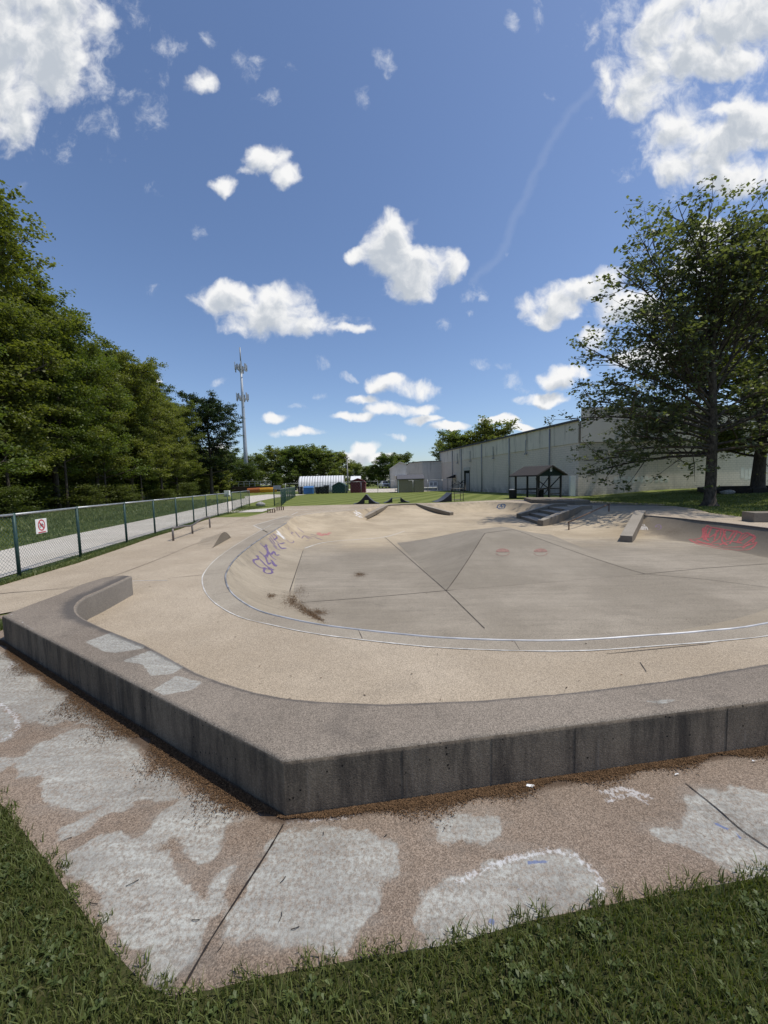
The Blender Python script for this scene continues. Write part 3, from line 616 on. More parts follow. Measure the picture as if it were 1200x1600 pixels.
# ------------------------------------------------------------------ front ledge
def ledge():
    root=empty('concrete_ledge',(0,0,0),0,'long low concrete ledge with a bent front corner around the near side of the bowl','skate ledge')
    loop=LOUT+LIN[::-1]   # counter clockwise? ensure
    A=sum(loop[i][0]*loop[(i+1)%len(loop)][1]-loop[(i+1)%len(loop)][0]*loop[i][1] for i in range(len(loop)))
    if A<0: loop=loop[::-1]
    # rounded edge
    def dens0(l,s):
        out=[]
        for i in range(len(l)):
            a=Vector(l[i]);b=Vector(l[(i+1)%len(l)]);k=max(1,int((b-a).length/s))
            out+=[tuple(a+(b-a)*j/k) for j in range(k)]
        return out
    loop=dens0(loop,.035)
    n=len(loop); rings=[]; chip=[max(0,random.gauss(0,1.0))*(1 if random.random()<.25 else .35) for _ in range(n)]
    def off(d):
        out=[]
        for i in range(n):
            p=Vector(loop[i]); a=(p-Vector(loop[i-1])).normalized(); b=(Vector(loop[(i+1)%n])-p).normalized()
            na=Vector((-a.y,a.x)); nb=Vector((-b.y,b.x)); m_=(na+nb); 
            if m_.length<1e-6: m_=na
            m_.normalize(); k=1/max(m_.dot(na),.5); dd=d+(.0016*chip[i] if 0<d<.02 else 0); out.append(tuple(p+m_*dd*k))
        return out
    # densify
    def dens(l,s):
        out=[]
        for i in range(len(l)):
            a=Vector(l[i]);b=Vector(l[(i+1)%len(l)]);k=max(1,int((b-a).length/s))
            out+=[tuple(a+(b-a)*j/k) for j in range(k)]
        return out
    prof=[(0,0),(0,.272),(.004,.288),(.012,.297),(.024,.30)]
    rs=[(off(d),z) for d,z in prof]; mb=MB()
    V=[(x,y,z-(.0022*chip[i] if .27<z<.2999 else 0)) for l,z in rs for i,(x,y) in enumerate(l)]; F=[]
    for j in range(len(prof)-1):
        for i in range(n): F.append((j*n+i,j*n+(i+1)%n,(j+1)*n+(i+1)%n,(j+1)*n+i))
    nwall=n
    me=bpy.data.meshes.new('side_wall'); me.from_pydata(V,[],F); me.update()
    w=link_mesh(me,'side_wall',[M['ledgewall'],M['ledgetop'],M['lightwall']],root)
    nin=len(LIN)
    for k,p in enumerate(me.polygons):
        j,i=divmod(k,n)
        c=p.center; inner=pdist(np.array([[c.x,c.y]]),LIN,False)[0]<.06
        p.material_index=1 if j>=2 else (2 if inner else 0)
        p.use_smooth = j>=1
    top=rs[-1][0]
    LP=[GP(p,.3) for p in [[(133,1003),(175,988),(228,1003),(225,1013),(180,1020),(160,1017)],[(190,1033),(235,1016),(298,1036),(270,1053),(236,1056),(222,1038)],[(232,1082),(275,1056),(318,1066),(300,1078),(245,1088)],[(1060,1050),(1110,1045),(1100,1056)],[(1000,1096),(1060,1092),(1040,1100)]]]
    def ap(A):
        m=np.zeros(len(A))
        for p in LP: m=np.maximum(m,np.clip(sdf(A,p)/.03+.5,0,1))
        return m
    def gr(A):
        d=pdist(A,LIN,False); w_=np.interp(A[:,0],[-4.2,-3.4,-2.8,-1.5,0,3],[.24,.19,.09,.06,.05,.055]); return np.clip(1.1-d/w_,0,1)
    z0=lambda A: np.zeros(len(A))
    sheet('ledge_top',top,[],M['ledgetop'],z=.30,pts=grid(-4.6,3.2,1.7,6.1,.022),attrs={'paint':ap,'white':a_line([GP([(10,955),(120,1030),(250,1100),(440,1190),(600,1172)],.3)],.006),'blue':z0,'grime':gr,'litter':z0},parent=root)
    mb=MB()
    for px in (628,760,885,1118): 
        # thin vertical form joints on the front face
        x,y=G(px,1200-(px-450)*.11,.15); t=(Vector(LOUT[8])-Vector(LOUT[7])).normalized(); 
        s_=(x-LOUT[7][0])/(LOUT[8][0]-LOUT[7][0]); p=Vector(LOUT[7]).lerp(Vector(LOUT[8]),s_)
        MB().box((p.x+t.y*.001,p.y-t.x*.001,.142),(.0025,.003,.27),math.atan2(t.y,t.x)).build('form_joint',M['joint'],root)
ledge()

# ------------------------------------------------------------------ coping, pyramid, hubbas
def off3(pts,z): return [(x,y,z) for x,y in pts]
cop=RIM[0:19*4+1]; rc=empty('steel_coping',(0,0,0),0,'steel pipe coping set along the curved near lip of the bowl','coping')
k1=6*4
MB().tube(off3(cop[:k1],.004),.016,8).build('painted_pipe',M['bluesteel'],rc,smooth=True)
MB().tube(off3(cop[k1-1:],.004),.014,8).build('bare_pipe',M['steel'],rc,smooth=True)
rc2=MB().tube(off3(RIM[22*4:27*4+1],.002),.024,8).build('steel_coping',M['railmetal'],smooth=True)
tag(rc2,'dark steel coping along the lip above the red graffiti','coping')

PB=[(1.23,7.7),(5.94,8.63),(6.6,15.2),(.44,14.05)]; PT=[(3.03,11.46),(4.07,12.10),(3.95,12.95),(2.87,12.3)]
pv=[(x,y,-DEP+.002) for x,y in PB]+[(x,y,0.05) for x,y in PT]
pf=[(0,1,5,4),(1,2,6,5),(2,3,7,6),(3,0,4,7),(4,5,6,7)]
def pgrid():
    V=[];F=[];KT,KS=14,12
    for e in range(4):
        a0,a1=Vector(PB[e]),Vector(PB[(e+1)%4]); b0,b1=Vector(PT[e]),Vector(PT[(e+1)%4]); base=len(V)
        for i in range(KT+1):
            t=i/KT; hz=t**1.22
            if t>.86: hz=hz-.35*(t-.86)**2/.14
            for j in range(KS+1):
                p=a0.lerp(a1,j/KS).lerp(b0.lerp(b1,j/KS),t); V.append((p.x,p.y,-DEP+.002+(DEP+.07)*hz))
        for i in range(KT):
            for j in range(KS): q_=base+i*(KS+1)+j; F.append((q_,q_+1,q_+KS+2,q_+KS+1))
    zt=V[-1][2]; n=len(V); V+=[(x,y,zt) for x,y in PT]; F.append((n,n+1,n+2,n+3)); return V,F
pv2,pf2=pgrid()
pyr=MB().add(pv2,pf2).build('concrete_pyramid',M['pyr'],smooth=True); pyr.data.polygons[len(pf2)-1].use_smooth=False; tag(pyr,'low grey concrete pyramid in the middle of the bowl floor with two red marks','skate pyramid')
mbl=MB()
def line3(mb,a,b,w,nrm,mi=0):
    a=Vector(a);b=Vector(b); t=(b-a).normalized(); s_=t.cross(nrm).normalized()*w/2; o_=nrm*.004
    mb.add([a-s_+o_,a+s_+o_,b+s_+o_,b-s_+o_],[(0,1,2,3)],mi)
up_=Vector((0,0,1))
for e,nr in ((0,(-.1,-.1,1)),(1,(.1,-.1,1))):
    o0=e*15*13; cl_=[pv2[o0+i*13] for i in range(15)]
    for a,b in zip(cl_,cl_[1:]): line3(mbl,a,b,.02,Vector(nr).normalized())
line3(mbl,pv2[14*13],pv2[14*13+12],.02,Vector((0,0,1)))
mbl.build('ridge_joint',M['joint'],pyr)

def hubba(name,pts,w,h,label,flat=0.0,group=None,cap=M['hubba'],side=M['hubbaside']):
    """sloped concrete ledge: pts = list of (x,y,ztop); width w, thickness h below top"""
    P=[Vector(p) for p in pts]; V=[];n=len(P)
    for i,p in enumerate(P):
        t=(P[min(i+1,n-1)]-P[max(i-1,0)]); t.z=0; t.normalize(); s_=Vector((-t.y,t.x,0))*w/2
        V+=[p+s_,p-s_,Vector((p.x,p.y,p.z-h))-s_,Vector((p.x,p.y,p.z-h))+s_]
    F=[];m=[]
    for i in range(n-1):
        a=i*4;b=a+4
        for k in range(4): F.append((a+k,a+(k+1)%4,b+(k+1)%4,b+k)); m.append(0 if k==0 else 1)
    F+=[(3,2,1,0),((n-1)*4,(n-1)*4+1,(n-1)*4+2,(n-1)*4+3)]; m+=[1,1]
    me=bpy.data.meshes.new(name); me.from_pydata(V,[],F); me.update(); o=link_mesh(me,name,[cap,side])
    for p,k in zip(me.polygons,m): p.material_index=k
    import bmesh
    bm=bmesh.new(); bm.from_mesh(me); bmesh.ops.recalc_face_normals(bm,faces=bm.faces); bm.to_mesh(me); bm.free()
    b=o.modifiers.new('b','BEVEL'); b.width=.012; b.segments=2; b.limit_method='ANGLE'
    return tag(o,label,'skate ledge',group)
hubba('hubba_ledge',[(-1.32,22.9,-.40),(.18,26.75,.07),(2.35,27.35,.07),(4.35,24.6,-.40)],.34,.22,'concrete ledge bent in three around the far bank, both ends sloping down')
hubba('hubba_ledge',[(8.22,12.95,-.38),(10.65,15.95,.16),(10.95,16.3,.16)],.36,.34,'sloping concrete ledge beside the wall with the red graffiti')
hubba('hubba_ledge',[(7.35,18.0,-.33),(9.9,19.45,.20),(10.6,19.7,.20)],.32,.5,'near concrete side ledge of the steps, next to the sloping rail')
hubba('hubba_ledge',[(7.55,21.6,-.33),(9.7,22.0,.16),(10.5,22.1,.16)],.30,.5,'far concrete side ledge of the steps, next to the far quarter wall')
# stairs
st=empty('concrete_steps',(0,0,0),0,'four concrete steps between two sloping ledges at the right of the bowl','steps')
A0=Vector((7.40,18.15)); A1=Vector((10.0,19.5)); B0=Vector((7.6,21.45)); B1=Vector((9.9,21.9))
for k in range(4):
    a=A0.lerp(A1,k/4+.02); b=B0.lerp(B1,k/4+.02); a2=A0.lerp(A1,(k+1)/4+.02); b2=B0.lerp(B1,(k+1)/4+.02); z=-DEP+.15*(k+1)+.002
    MB().add([(*a,z),(*a2,z),(*b2,z),(*b,z),(*a,z-.3),(*b,z-.3)],[(0,1,2,3),(4,0,3,5)]).build('step_tread',[M['hubba'],M['hubbaside']],st).data.polygons[1].material_index=1  # risers take the darker side concrete, their shade put into the colour
# manual pad beyond
mb=MB(); pp=[G(828,782),G(903,789),G(907,786),G(880,781.5),G(850,779.3),G(836,779.5)]
mb.prism([(9.9,25.6),(11.4,22.9),(12.6,23.4),(13.1,25.6),(12.7,28.0),(10.6,29.0)],0,.22)
o=mb.build('manual_pad',M['hubbaside'],bevel=.015); tag(o,'low dark concrete platform with cut corners just beyond the steps','skate platform')
mb=MB().box((13.55,12.75,.16),(2.4,.6,.32),R(-12)); o=mb.build('concrete_block',M['hubbaside'],bevel=.015); tag(o,'low dark concrete block on the deck at the right edge of the photo','ledge block')
# rails
def tube_obj(name,paths,mat,label,cat,r=.03,part='rail_bar',posts=(),postname='post'):
    root=empty(name,(0,0,0),0,label,cat)
    for p in paths: MB().tube(p,r,8).build(part,mat,root,smooth=True)
    for p in posts: MB().tube(p,r,8).build(postname,mat,root,smooth=True)
    return root
tube_obj('grind_rail',[smoothline([(-6.52,11.80,.38),(-6.62,12.6,.36),(-6.75,13.4,.30),(-6.85,14.2,.40),(-6.95,15.0,.44),(-6.97,15.27,.40)],4)],M['railmetal'],'flat steel grind rail on the deck beside the chain-link fence','rail',.032,'rail_bar',
 [[(-6.52,11.76,0),(-6.52,11.76,.38)],[(-6.75,13.42,0),(-6.75,13.42,.30)],[(-6.97,15.27,0),(-6.97,15.27,.41)]])
tube_obj('sloping_rail',[[(7.85,16.3,-.27),(10.75,18.25,.34)]],M['rust'],'thin rusty handrail sloping down the bank beside the steps','rail',.028,'rail_bar',[[(7.9,16.33,-.62),(7.9,16.33,-.27)],[(10.7,18.2,-.02),(10.7,18.2,.33)]])
# small bump on deck
mb=MB(); a=Vector(G(331,857)); b=Vector(G(361,840)); c=Vector(G(304,857)); d_=Vector(G(317,840)); 
K=8; V=[];F=[]
for i in range(K+1):
    t=i/K; h=.28*math.sin(math.pi*t**1.3); p=a.lerp(b,t); q_=c.lerp(d_,t); V+=[(p.x,p.y,.003),(p.x,p.y,h+.003),(q_.x,q_.y,.003)]
for i in range(K):
    F+=[(i*3,(i+1)*3,(i+1)*3+1,i*3+1),(i*3+1,(i+1)*3+1,(i+1)*3+2,i*3+2)]
mb.add(V,F); mb.m=[1,0]*K; o=mb.build('concrete_bump',[M['deck'],M['hubbaside']]); tag(o,'small rounded concrete bump on the deck past the flat rail','skate bump')
# park ramps at far edge
def ramp_profile(name,x0,x1,y,dep,prof,label,arch=None,cat='skate ramp',top=True,rz=0):
    root=empty(name,(x0,y,0),rz,label,cat,'black skate ramps on the far edge of the deck')
    n=len(prof); poly=[(a*(x1-x0),b) for a,b in prof]
    for yy_ in (0,dep):
        V=[(a,yy_,.002) for a,b in poly]+[(a,yy_,b) for a,b in poly]
        F=[]
        for i in range(n-1):
            mid=(poly[i][0]+poly[i+1][0])/2
            if arch and abs(mid-arch[0])<arch[1]:
                V2=len(V); V+= [(poly[i][0],yy_,arch[2]),(poly[i+1][0],yy_,arch[2])]; F.append((V2,V2+1,n+i+1,n+i))
            else: F.append((i,i+1,n+i+1,n+i))
        MB().add(V,F).build('side_panel',M['rampside'],root)
    V=[(a,0,b+.012) for a,b in poly]+[(a,dep,b+.012) for a,b in poly]+[(a,0,b-.01) for a,b in poly]+[(a,dep,b-.01) for a,b in poly]
    F=[(i,i+1,n+i+1,n+i) for i in range(n-1)]+[(2*n+i+1,2*n+i,3*n+i,3*n+i+1) for i in range(n-1)]+[(2*n+i,2*n+i+1,i+1,i) for i in range(n-1)]
    MB().add(V,F).build('ride_surface',M['rampdeck'],root,smooth=False)
    return root
qc=[(t,(1-math.cos(t*1.25))/(1-math.cos(1.25))) for t in np.linspace(0,1,9)]
sp_prof=[(t*.47,.68*q_) for t,q_ in qc]+[(.5,.70)]+[(1-t*.47,.68*q_) for t,q_ in qc[::-1]]
ramp_profile('spine_ramp',-2.35,-.35,29.5,1.2,sp_prof,'black spine ramp with two curved sides and a small arched hole',arch=(1.02,.14,.28))
ramp_profile('quarter_ramp',.0,.68,30.2,1.2,[(t,.38*q_) for t,q_ in qc],'small black curved ramp nearest the spine ramp, rising to the right')
ramp_profile('quarter_ramp',1.36,2.05,30.2,1.2,[(1-t,.38*q_) for t,q_ in qc[::-1]],'small black curved ramp rising to the left, right of its twin')
ramp_profile('quarter_ramp',4.0,5.25,29.4,1.5,[(t,.68*q_) for t,q_ in qc],'tall black quarter ramp standing at the right end of the row',rz=R(6))
MB().box((1.02,30.25,.36),(.72,.04,.03)).build('flat_bar',M['galv']); tag(bpy.data.objects['flat_bar'],'short flat metal bar bridging the two small black ramps','rail')

# ------------------------------------------------------------------ spray paint on surfaces
bvh_b=BVHTree.FromPolygons([Vector(v) for v in BV]+[Vector((x,y,-DEP)) for x,y in FLO],BF+[tuple(range(len(BV),len(BV)+len(FLO)))])
bvh_p=BVHTree.FromPolygons([Vector(v) for v in pv2],pf2)
def hit(px,py,bvh):
    d=ray(px,py).normalized(); h=bvh.ray_cast(Vector((0,0,HC)),d)
    return (h[0],h[1] if h[1].dot(d)<0 else -h[1]) if h[0] else None
def strokes(name,lines,w,mat,label,bvh,tr,jit=.3,cat='graffiti'):
    mb=MB()
    for l in lines:
        l=smoothline([(a,b) for a,b in l],5) if len(l)>2 else [tuple(Vector(l[0]).lerp(Vector(l[1]),k/4)) for k in range(5)]
        P=[hit(*tr(x,y),bvh) for x,y in l]; P=[p for p in P if p]
        if len(P)<2: continue
        L=[];Q=[]
        for i,(p,nn) in enumerate(P):
            t=(P[min(i+1,len(P)-1)][0]-P[max(i-1,0)][0]).normalized(); s_=t.cross(nn).normalized()*w/2*(1+random.uniform(-jit,jit))
            L.append(p+s_+nn*.004); Q.append(p-s_+nn*.004)
        n=len(L); mb.add(L+Q,[(i,i+1,n+i+1,n+i) for i in range(n-1)])
    o=mb.build(name,mat); tag(o,label,cat); return o
def fillpoly(name,poly,mat,label,bvh,tr,cat='graffiti'):
    P=[hit(*tr(x,y),bvh) for x,y in poly]; P=[p for p in P if p]
    if len(P)<3: return
    c=sum((p for p,_ in P),Vector())/len(P); nn=P[0][1]
    mb=MB().add([c+nn*.005]+[p+q_*.005 for p,q_ in P],[(0,i+1,(i+1)%len(P)+1) for i in range(len(P))])
    return tag(mb.build(name,mat),label,cat)
t7=lambda x,y:(380+x/6.667,800+y/6.667); t5=lambda x,y:(960+x/5,740+y/5); tz=lambda x,y:(700+x/2.4,760+y/2.4)
strokes('purple_graffiti',[[(150,455),(155,490),(110,500),(115,530),(180,580),(240,585)],[(225,590),(215,620),(250,640),(300,635),(290,605),(230,590)],[(165,410),(230,470),(250,520),(270,545)],[(135,455),(200,520),(240,560),(310,600)],
 [(175,325),(215,360),(245,350),(235,335)],[(215,360),(260,430),(220,465),(240,470)],[(255,410),(300,470),(345,500)],[(255,545),(300,530),(330,565),(345,550)],[(250,395),(290,440),(320,410),(340,450),(375,445)],[(230,340),(255,400),(250,470)],
 [(265,270),(300,320),(350,370)],[(290,235),(330,290),(380,330),(430,320)],[(310,230),(345,250),(350,270),(320,290)],[(310,350),(350,385),(385,400)],[(380,360),(410,380),(450,375)],[(260,575),(280,600),(320,600)],[(275,255),(310,300),(330,330)],[(290,500),(340,560)],[(360,330),(395,380),(430,375)]],
 .055,M['purple'],'purple spray-painted scrawl on the curved left bank of the bowl',bvh_b,t7)
strokes('faint_graffiti',[[(465,160),(480,190)],[(495,205),(520,215),(500,225),(540,255)],[(540,205),(590,265)],[(560,160),(630,215)]],.045,M['faintpurple'],'faded brown marks nearest the purple scrawl on the far left bank',bvh_b,t7)
strokes('faint_graffiti',[[(610,275),(640,245),(700,270),(720,275)],[(640,250),(690,285)],[(700,250),(760,262)],[(450,290),(490,320),(525,315),(520,300)],[(650,300),(690,300)],[(750,265),(820,290)],[(700,230),(760,245)]],
 .045,M['faintpurple'],'faded brownish scrawl between the purple graffiti and the faded red smudge',bvh_b,t7)
strokes('pink_graffiti',[[(780,215),(830,230),(920,220)],[(790,235),(850,240),(900,232)],[(815,250),(850,225),(880,240),(900,215)],[(770,225),(810,245)]],.10,M['pink'],'small faded red smudge of spray paint on the far left bank',bvh_b,t7,.7)
strokes('white_graffiti',[[(350,200),(375,215),(390,250),(430,285)],[(345,225),(380,240),(420,275)],[(355,210),(400,245),(435,275)],[(365,200),(400,260)]],.13,M['whitespray'],'white paint smear at the top of the left bank beside the purple scrawl',bvh_b,t7,.7)
strokes('white_smear',[[(553,801),(560,804),(566,809)],[(556,799.5),(562,802),(566,805)],[(554,804),(563,808)]],.22,M['whitespray'],'white paint smear beside the far concrete ledge end',bvh_b,lambda x,y:(x,y),.6)
strokes('red_graffiti',[[(585,515),(680,500),(720,410),(760,420),(960,455),(1000,470),(1040,465),(1100,500),(1080,535),(1110,540),(1070,585),(1000,598),(850,590),(740,570),(650,550),(585,515)],
 [(720,410),(690,490),(740,530)],[(760,420),(730,500),(790,470),(830,430),(820,500),(760,540)],[(850,440),(880,520),(930,460),(960,455),(900,550)],[(1000,470),(960,540),(1060,480),(1090,500),(1010,560)],[(600,530),(700,540),(800,570),(900,575),(1000,570),(1100,545)],
 [(640,520),(720,545),(830,545)],[(820,560),(900,530),(1000,545)],[(690,440),(720,470),(700,500)],[(735,420),(715,460),(735,500)],[(870,445),(840,520),(880,560)],[(930,460),(900,500)],[(1060,545),(1000,585)],[(690,425),(700,520)],[(700,420),(720,520)],[(640,535),(760,560)],[(1030,475),(980,520)],[(800,440),(780,520)]],
 .05,M['red'],'large red spray-painted lettering on the right wall of the bowl',bvh_b,t5)
strokes('grey_tag',[[(205,400),(200,440)],[(205,400),(235,400),(240,440)],[(205,420),(260,425)],[(215,410),(215,440)],[(250,415),(262,442)],[(225,405),(225,440)]],.03,M['whitespray'],'small pale grey tag at the left end of the right wall',bvh_b,t5)
strokes('small_purple_tag',[[(320,420),(335,400),(360,405),(362,430),(330,438)],[(330,415),(350,420)]],.04,M['faintpurple'],'tiny faint purple tag between the grey tag and the red lettering',bvh_b,t5)
t6=lambda x,y:(540+x/3.53,770+y/3.53)
strokes('oval_tag',[[(835,80),(845,66),(870,63),(880,70),(872,85),(850,88),(835,80)],[(850,80),(858,68),(862,82)],[(862,82),(872,70)]],.09,M['blue'],'small dark oval tag on the far quarter wall',bvh_b,t6)
for cx,lab in ((205,'left of the two small red marks on the pyramid face'),(347,'right of the two small red marks on the pyramid face')):
    root=fillpoly('red_mark',[(cx+26*math.cos(a),245+ (12 if math.sin(a)<0 else 2)*math.sin(a)) for a in np.linspace(0,2*math.pi,17)[:-1]],M['markred'],lab,bvh_p,tz,'paint mark')
    e=strokes('outline',[[(cx+26*math.cos(a),247+14*math.sin(a)) for a in np.linspace(.2,2.9,7)]],.02,M['markred'],None,bvh_p,tz); e.parent=root
    for k_ in ('category','label'):
        if k_ in e: del e[k_]

# ------------------------------------------------------------------ left side: path, strips, fence
PATH=GP([(-300,960),(-120,930)])+[(-8.3,7.0),(-8.7,10),(-9.1,14),(-9.7,19),(-10.4,24.5),(-11.9,32),(-13.5,40),(-16.0,52),(-16,64),(-19,64),(-19.5,54),(-16.4,40),(-14.7,32),(-13.3,24.5),(-12.4,19),(-11.6,14),(-10.6,10),(-9.9,6),(-9.2,3),(-8,-4),(-6,-4)]
PATH=[(-6.9,-4),(-7.0,3),(-7.35,7.0),(-7.85,10),(-8.5,14),(-9.15,19),(-9.9,24.5),(-11.7,32),(-13.0,40),(-13.8,50),(-12,60),(-20,66),(-21,58),(-18.0,50),(-16.2,40),(-14.6,32),(-13.2,24.5),(-12.3,19),(-11.5,14),(-10.6,10),(-10.2,7),(-9.9,3),(-9.6,-4)]
sheet('path',PATH,[],M['path'],z=0.0)['kind']='structure'
sheet('side_path',[(-10.2,23.6),(-7.5,23.6)]+GP([(431,793.2),(380,794.6)])[:1]+[(-8.0,27.6),(-8.6,26.4),(-10.6,25.0)],[],M['path'],z=.002)['kind']='structure'
mb=MB()
sheet('gravel_lot',[(-4.5,63),(4,60.5),(11,62),(11,68),(6,90),(8,135),(-30,135),(-26,92),(-6,86)],[],M['lot'],z=0.0)['kind']='structure'
sheet('far_path',[(9,40),(30,30),(45,33),(45,31.5),(29,28.5),(8,38.5)],[],M['lot'],z=-.5)['kind']='structure' if False else None
# concrete path behind right bank, tree shade painted in as a darker colour
sheet('shaded_path',[(9.6,29.2),(11.2,25.0),(12.5,21.6),(14.6,20.6),(16.0,21.6),(14.5,24.5),(13.6,27.5),(13,30.2)],[],M['pathshade'],z=.004)['kind']='structure'
def fence(pts,spacing,h,label,group=None,wire=.0022,pitch=.075,post=M['fencegreen'],wmat=M['fencewire'],railm=M['galv'],pr=.03,mesh=True,name='chain_link_fence'):
    root=empty(name,(0,0,0),0,label,'fence',group)
    P=[Vector(p) for p in pts]; posts=[]
    for i in range(len(P)-1):
        L=(P[i+1]-P[i]).length; k=max(1,round(L/spacing))
        posts+=[P[i].lerp(P[i+1],j/k) for j in range(k)]
    posts.append(P[-1])
    for p in posts: MB().tube([(p.x,p.y,-.03),(p.x,p.y,h+.02)],pr,8).build('post',post,root,smooth=True)
    mb=MB()
    for a,b in zip(posts,posts[1:]): mb.tube([(a.x,a.y,h-.01),(b.x,b.y,h-.01)],.022,6)
    mb.build('top_rail',railm,root,smooth=True)
    if mesh:
        for a,b in zip(posts,posts[1:]):
            L=(b-a).length; d=(b-a)/L; nx=Vector((-d.y,d.x)); V=[];F=[]; hh=h-.03; z0=.03
            k=int((L+hh)/pitch)
            for s_ in (1,-1):
                for i in range(k+1):
                    x0=i*pitch-(hh if s_>0 else 0); x1=x0+hh*s_ if s_>0 else x0-hh
                    # clip to [0,L]
                    za,zb=z0,hh; xa,xb=x0,x1
                    def cl(xa,za,xb,zb):
                        if xa>xb: xa,za,xb,zb=xb,zb,xa,za
                        if xb<=0 or xa>=L: return None
                        if xa<0: za=za+(zb-za)*(-xa)/(xb-xa); xa=0
                        if xb>L: zb=za+(zb-za)*(L-xa)/(xb-xa); xb=L
                        return xa,za,xb,zb
                    c_=cl(xa,za,xb,zb)
                    if not c_: continue
                    xa,za,xb,zb=c_; n=len(V); dv=Vector((xb-xa,zb-za)); 
                    if dv.length<.02: continue
                    pn=Vector((-dv.y,dv.x)).normalized()*wire
                    for (xx,zz) in ((xa,za),(xb,zb)):
                        base=Vector((a.x+d.x*xx,a.y+d.y*xx,zz))
                        V+=[base+Vector((d.x*pn.x,d.y*pn.x,pn.y)),base-Vector((d.x*pn.x,d.y*pn.x,pn.y)),base+Vector((nx.x*wire*1.4,nx.y*wire*1.4,0))]
                    F+=[(n,n+1,n+4,n+3),(n+1,n+2,n+5,n+4),(n+2,n,n+3,n+5)]
            MB().add(V,F).build('wire_mesh',wmat,root)
    return root
FA=[(-6.55,3.0),(-6.96,7.2)]; FB=[(-6.96,7.2),(-7.45,9.3),(-7.78,11.5),(-8.05,13.4),(-8.3,15.3),(-8.55,17.2),(-8.85,19.1),(-9.1,21.0),(-9.35,23.0)]
fence([(-6.3,1.0)]+FA+FB[1:],2.2,1.22,'green chain-link fence beside the deck carrying the no-cycling sign')
fence([(-10.0,25.3),(-10.4,28.0),(-10.9,31.2)],2.2,1.22,'short stretch of green chain-link fence just past the gap by the concrete spur')
fence([(-8.65,30.3),(-7.85,29.4),(-9.3,36.5),(-11.6,50.5)],2.4,1.30,'tall dense green chain-link fence running back beside the mown lawn')
# grey yard fence
fence([(-15.5,61.0),(-11,61.0),(-3.5,60.5),(4.4,57.2),(9,59),(11.5,60)],3.0,1.8,'thin grey chain-link yard fence in front of the sheds',pitch=.5,wire=.004,post=M['galv'],wmat=M['galv'],pr=.03)
# sign on fence
def sign():
    c=Vector((-7.10,7.95,.93)); 
    p0=Vector(FB[0]);p1=Vector(FB[1]); d=(p1-p0).normalized(); a=math.atan2(d.y,d.x)
    s=(Vector(G(62,850,.5))-p0).dot(d); d3=ray(62,822); # solve for hit with fence plane
    nrm=Vector((-d.y,d.x)); t=(p0.dot(nrm))/(d3.x*nrm.x+d3.y*nrm.y); pos=Vector((d3.x*t,d3.y*t,HC+d3.z*t))-Vector((nrm.x,nrm.y,0))*.03
    root=empty('no_cycling_sign',pos,a,'small white sign with red no-bicycles symbol wired to the chain-link fence','sign')
    MB().box((0,0,0),(.36,.006,.30)).build('plate',M['white'],root,bevel=.003)
    def ring(cx,cz,r,w,n=20,a0=0,a1=2*math.pi,y=-.006):
        V=[];F=[]
        for i in range(n+1):
            t=a0+(a1-a0)*i/n
            V+=[(cx+(r-w/2)*math.cos(t),y,cz+(r-w/2)*math.sin(t)),(cx+(r+w/2)*math.cos(t),y,cz+(r+w/2)*math.sin(t))]
        F=[(2*i,2*i+1,2*i+3,2*i+2) for i in range(n)]; return V,F
    mb=MB(); mb.add(*ring(0,.02,.105,.024)); 
    mb.add([(-.085,-.0075,.085),(-.065,-.0075,.10),(.08,-.0075,-.045),(.06,-.0075,-.062)],[(0,1,2,3)]); mb.box((0,-.006,-.125),(.24,.004,.018)); mb.build('red_symbol',M['signred'],root)
    mb=MB(); mb.add(*ring(-.042,0,.03,.008,14,y=-.005)); mb.add(*ring(.042,0,.03,.008,14,y=-.005))
    def bar(p,q_):
        p=Vector(p);q_=Vector(q_);t=(q_-p).normalized();s_=Vector((-t.y,t.x))*.004; mb.add([(p.x-s_.x,-.005,p.y-s_.y),(p.x+s_.x,-.005,p.y+s_.y),(q_.x+s_.x,-.005,q_.y+s_.y),(q_.x-s_.x,-.005,q_.y-s_.y)],[(0,1,2,3)])
    for p,q_ in (((-.042,0),(-.02,.045)),((-.02,.045),(.028,.045)),((.028,.045),(0,0)),((0,0),(-.02,.045)),((-.042,0),(0,0)),((.042,0),(.025,.06)),((.025,.06),(.04,.062))): bar(p,q_)
    mb.build('bicycle_symbol',M['black'],root)
sign()
# tiny wire crates / grates on deck by gate
for px,py,lab in ((424,801,'small dark slatted drain block nearer the fence gap'),(438,797,'small dark slatted drain block nearer the mown lawn')):
    x,y=G(px,py); root=empty('slatted_block',(x,y,0),R(20),lab,'block')
    mb=MB(); [mb.box((-.2+.133*k,0,.1),(.04,.3,.2)) for k in range(4)]; mb.build('slats',M['rust'],root); MB().box((0,0,.21),(.46,.3,.02)).build('top_plate',M['rust'],root)

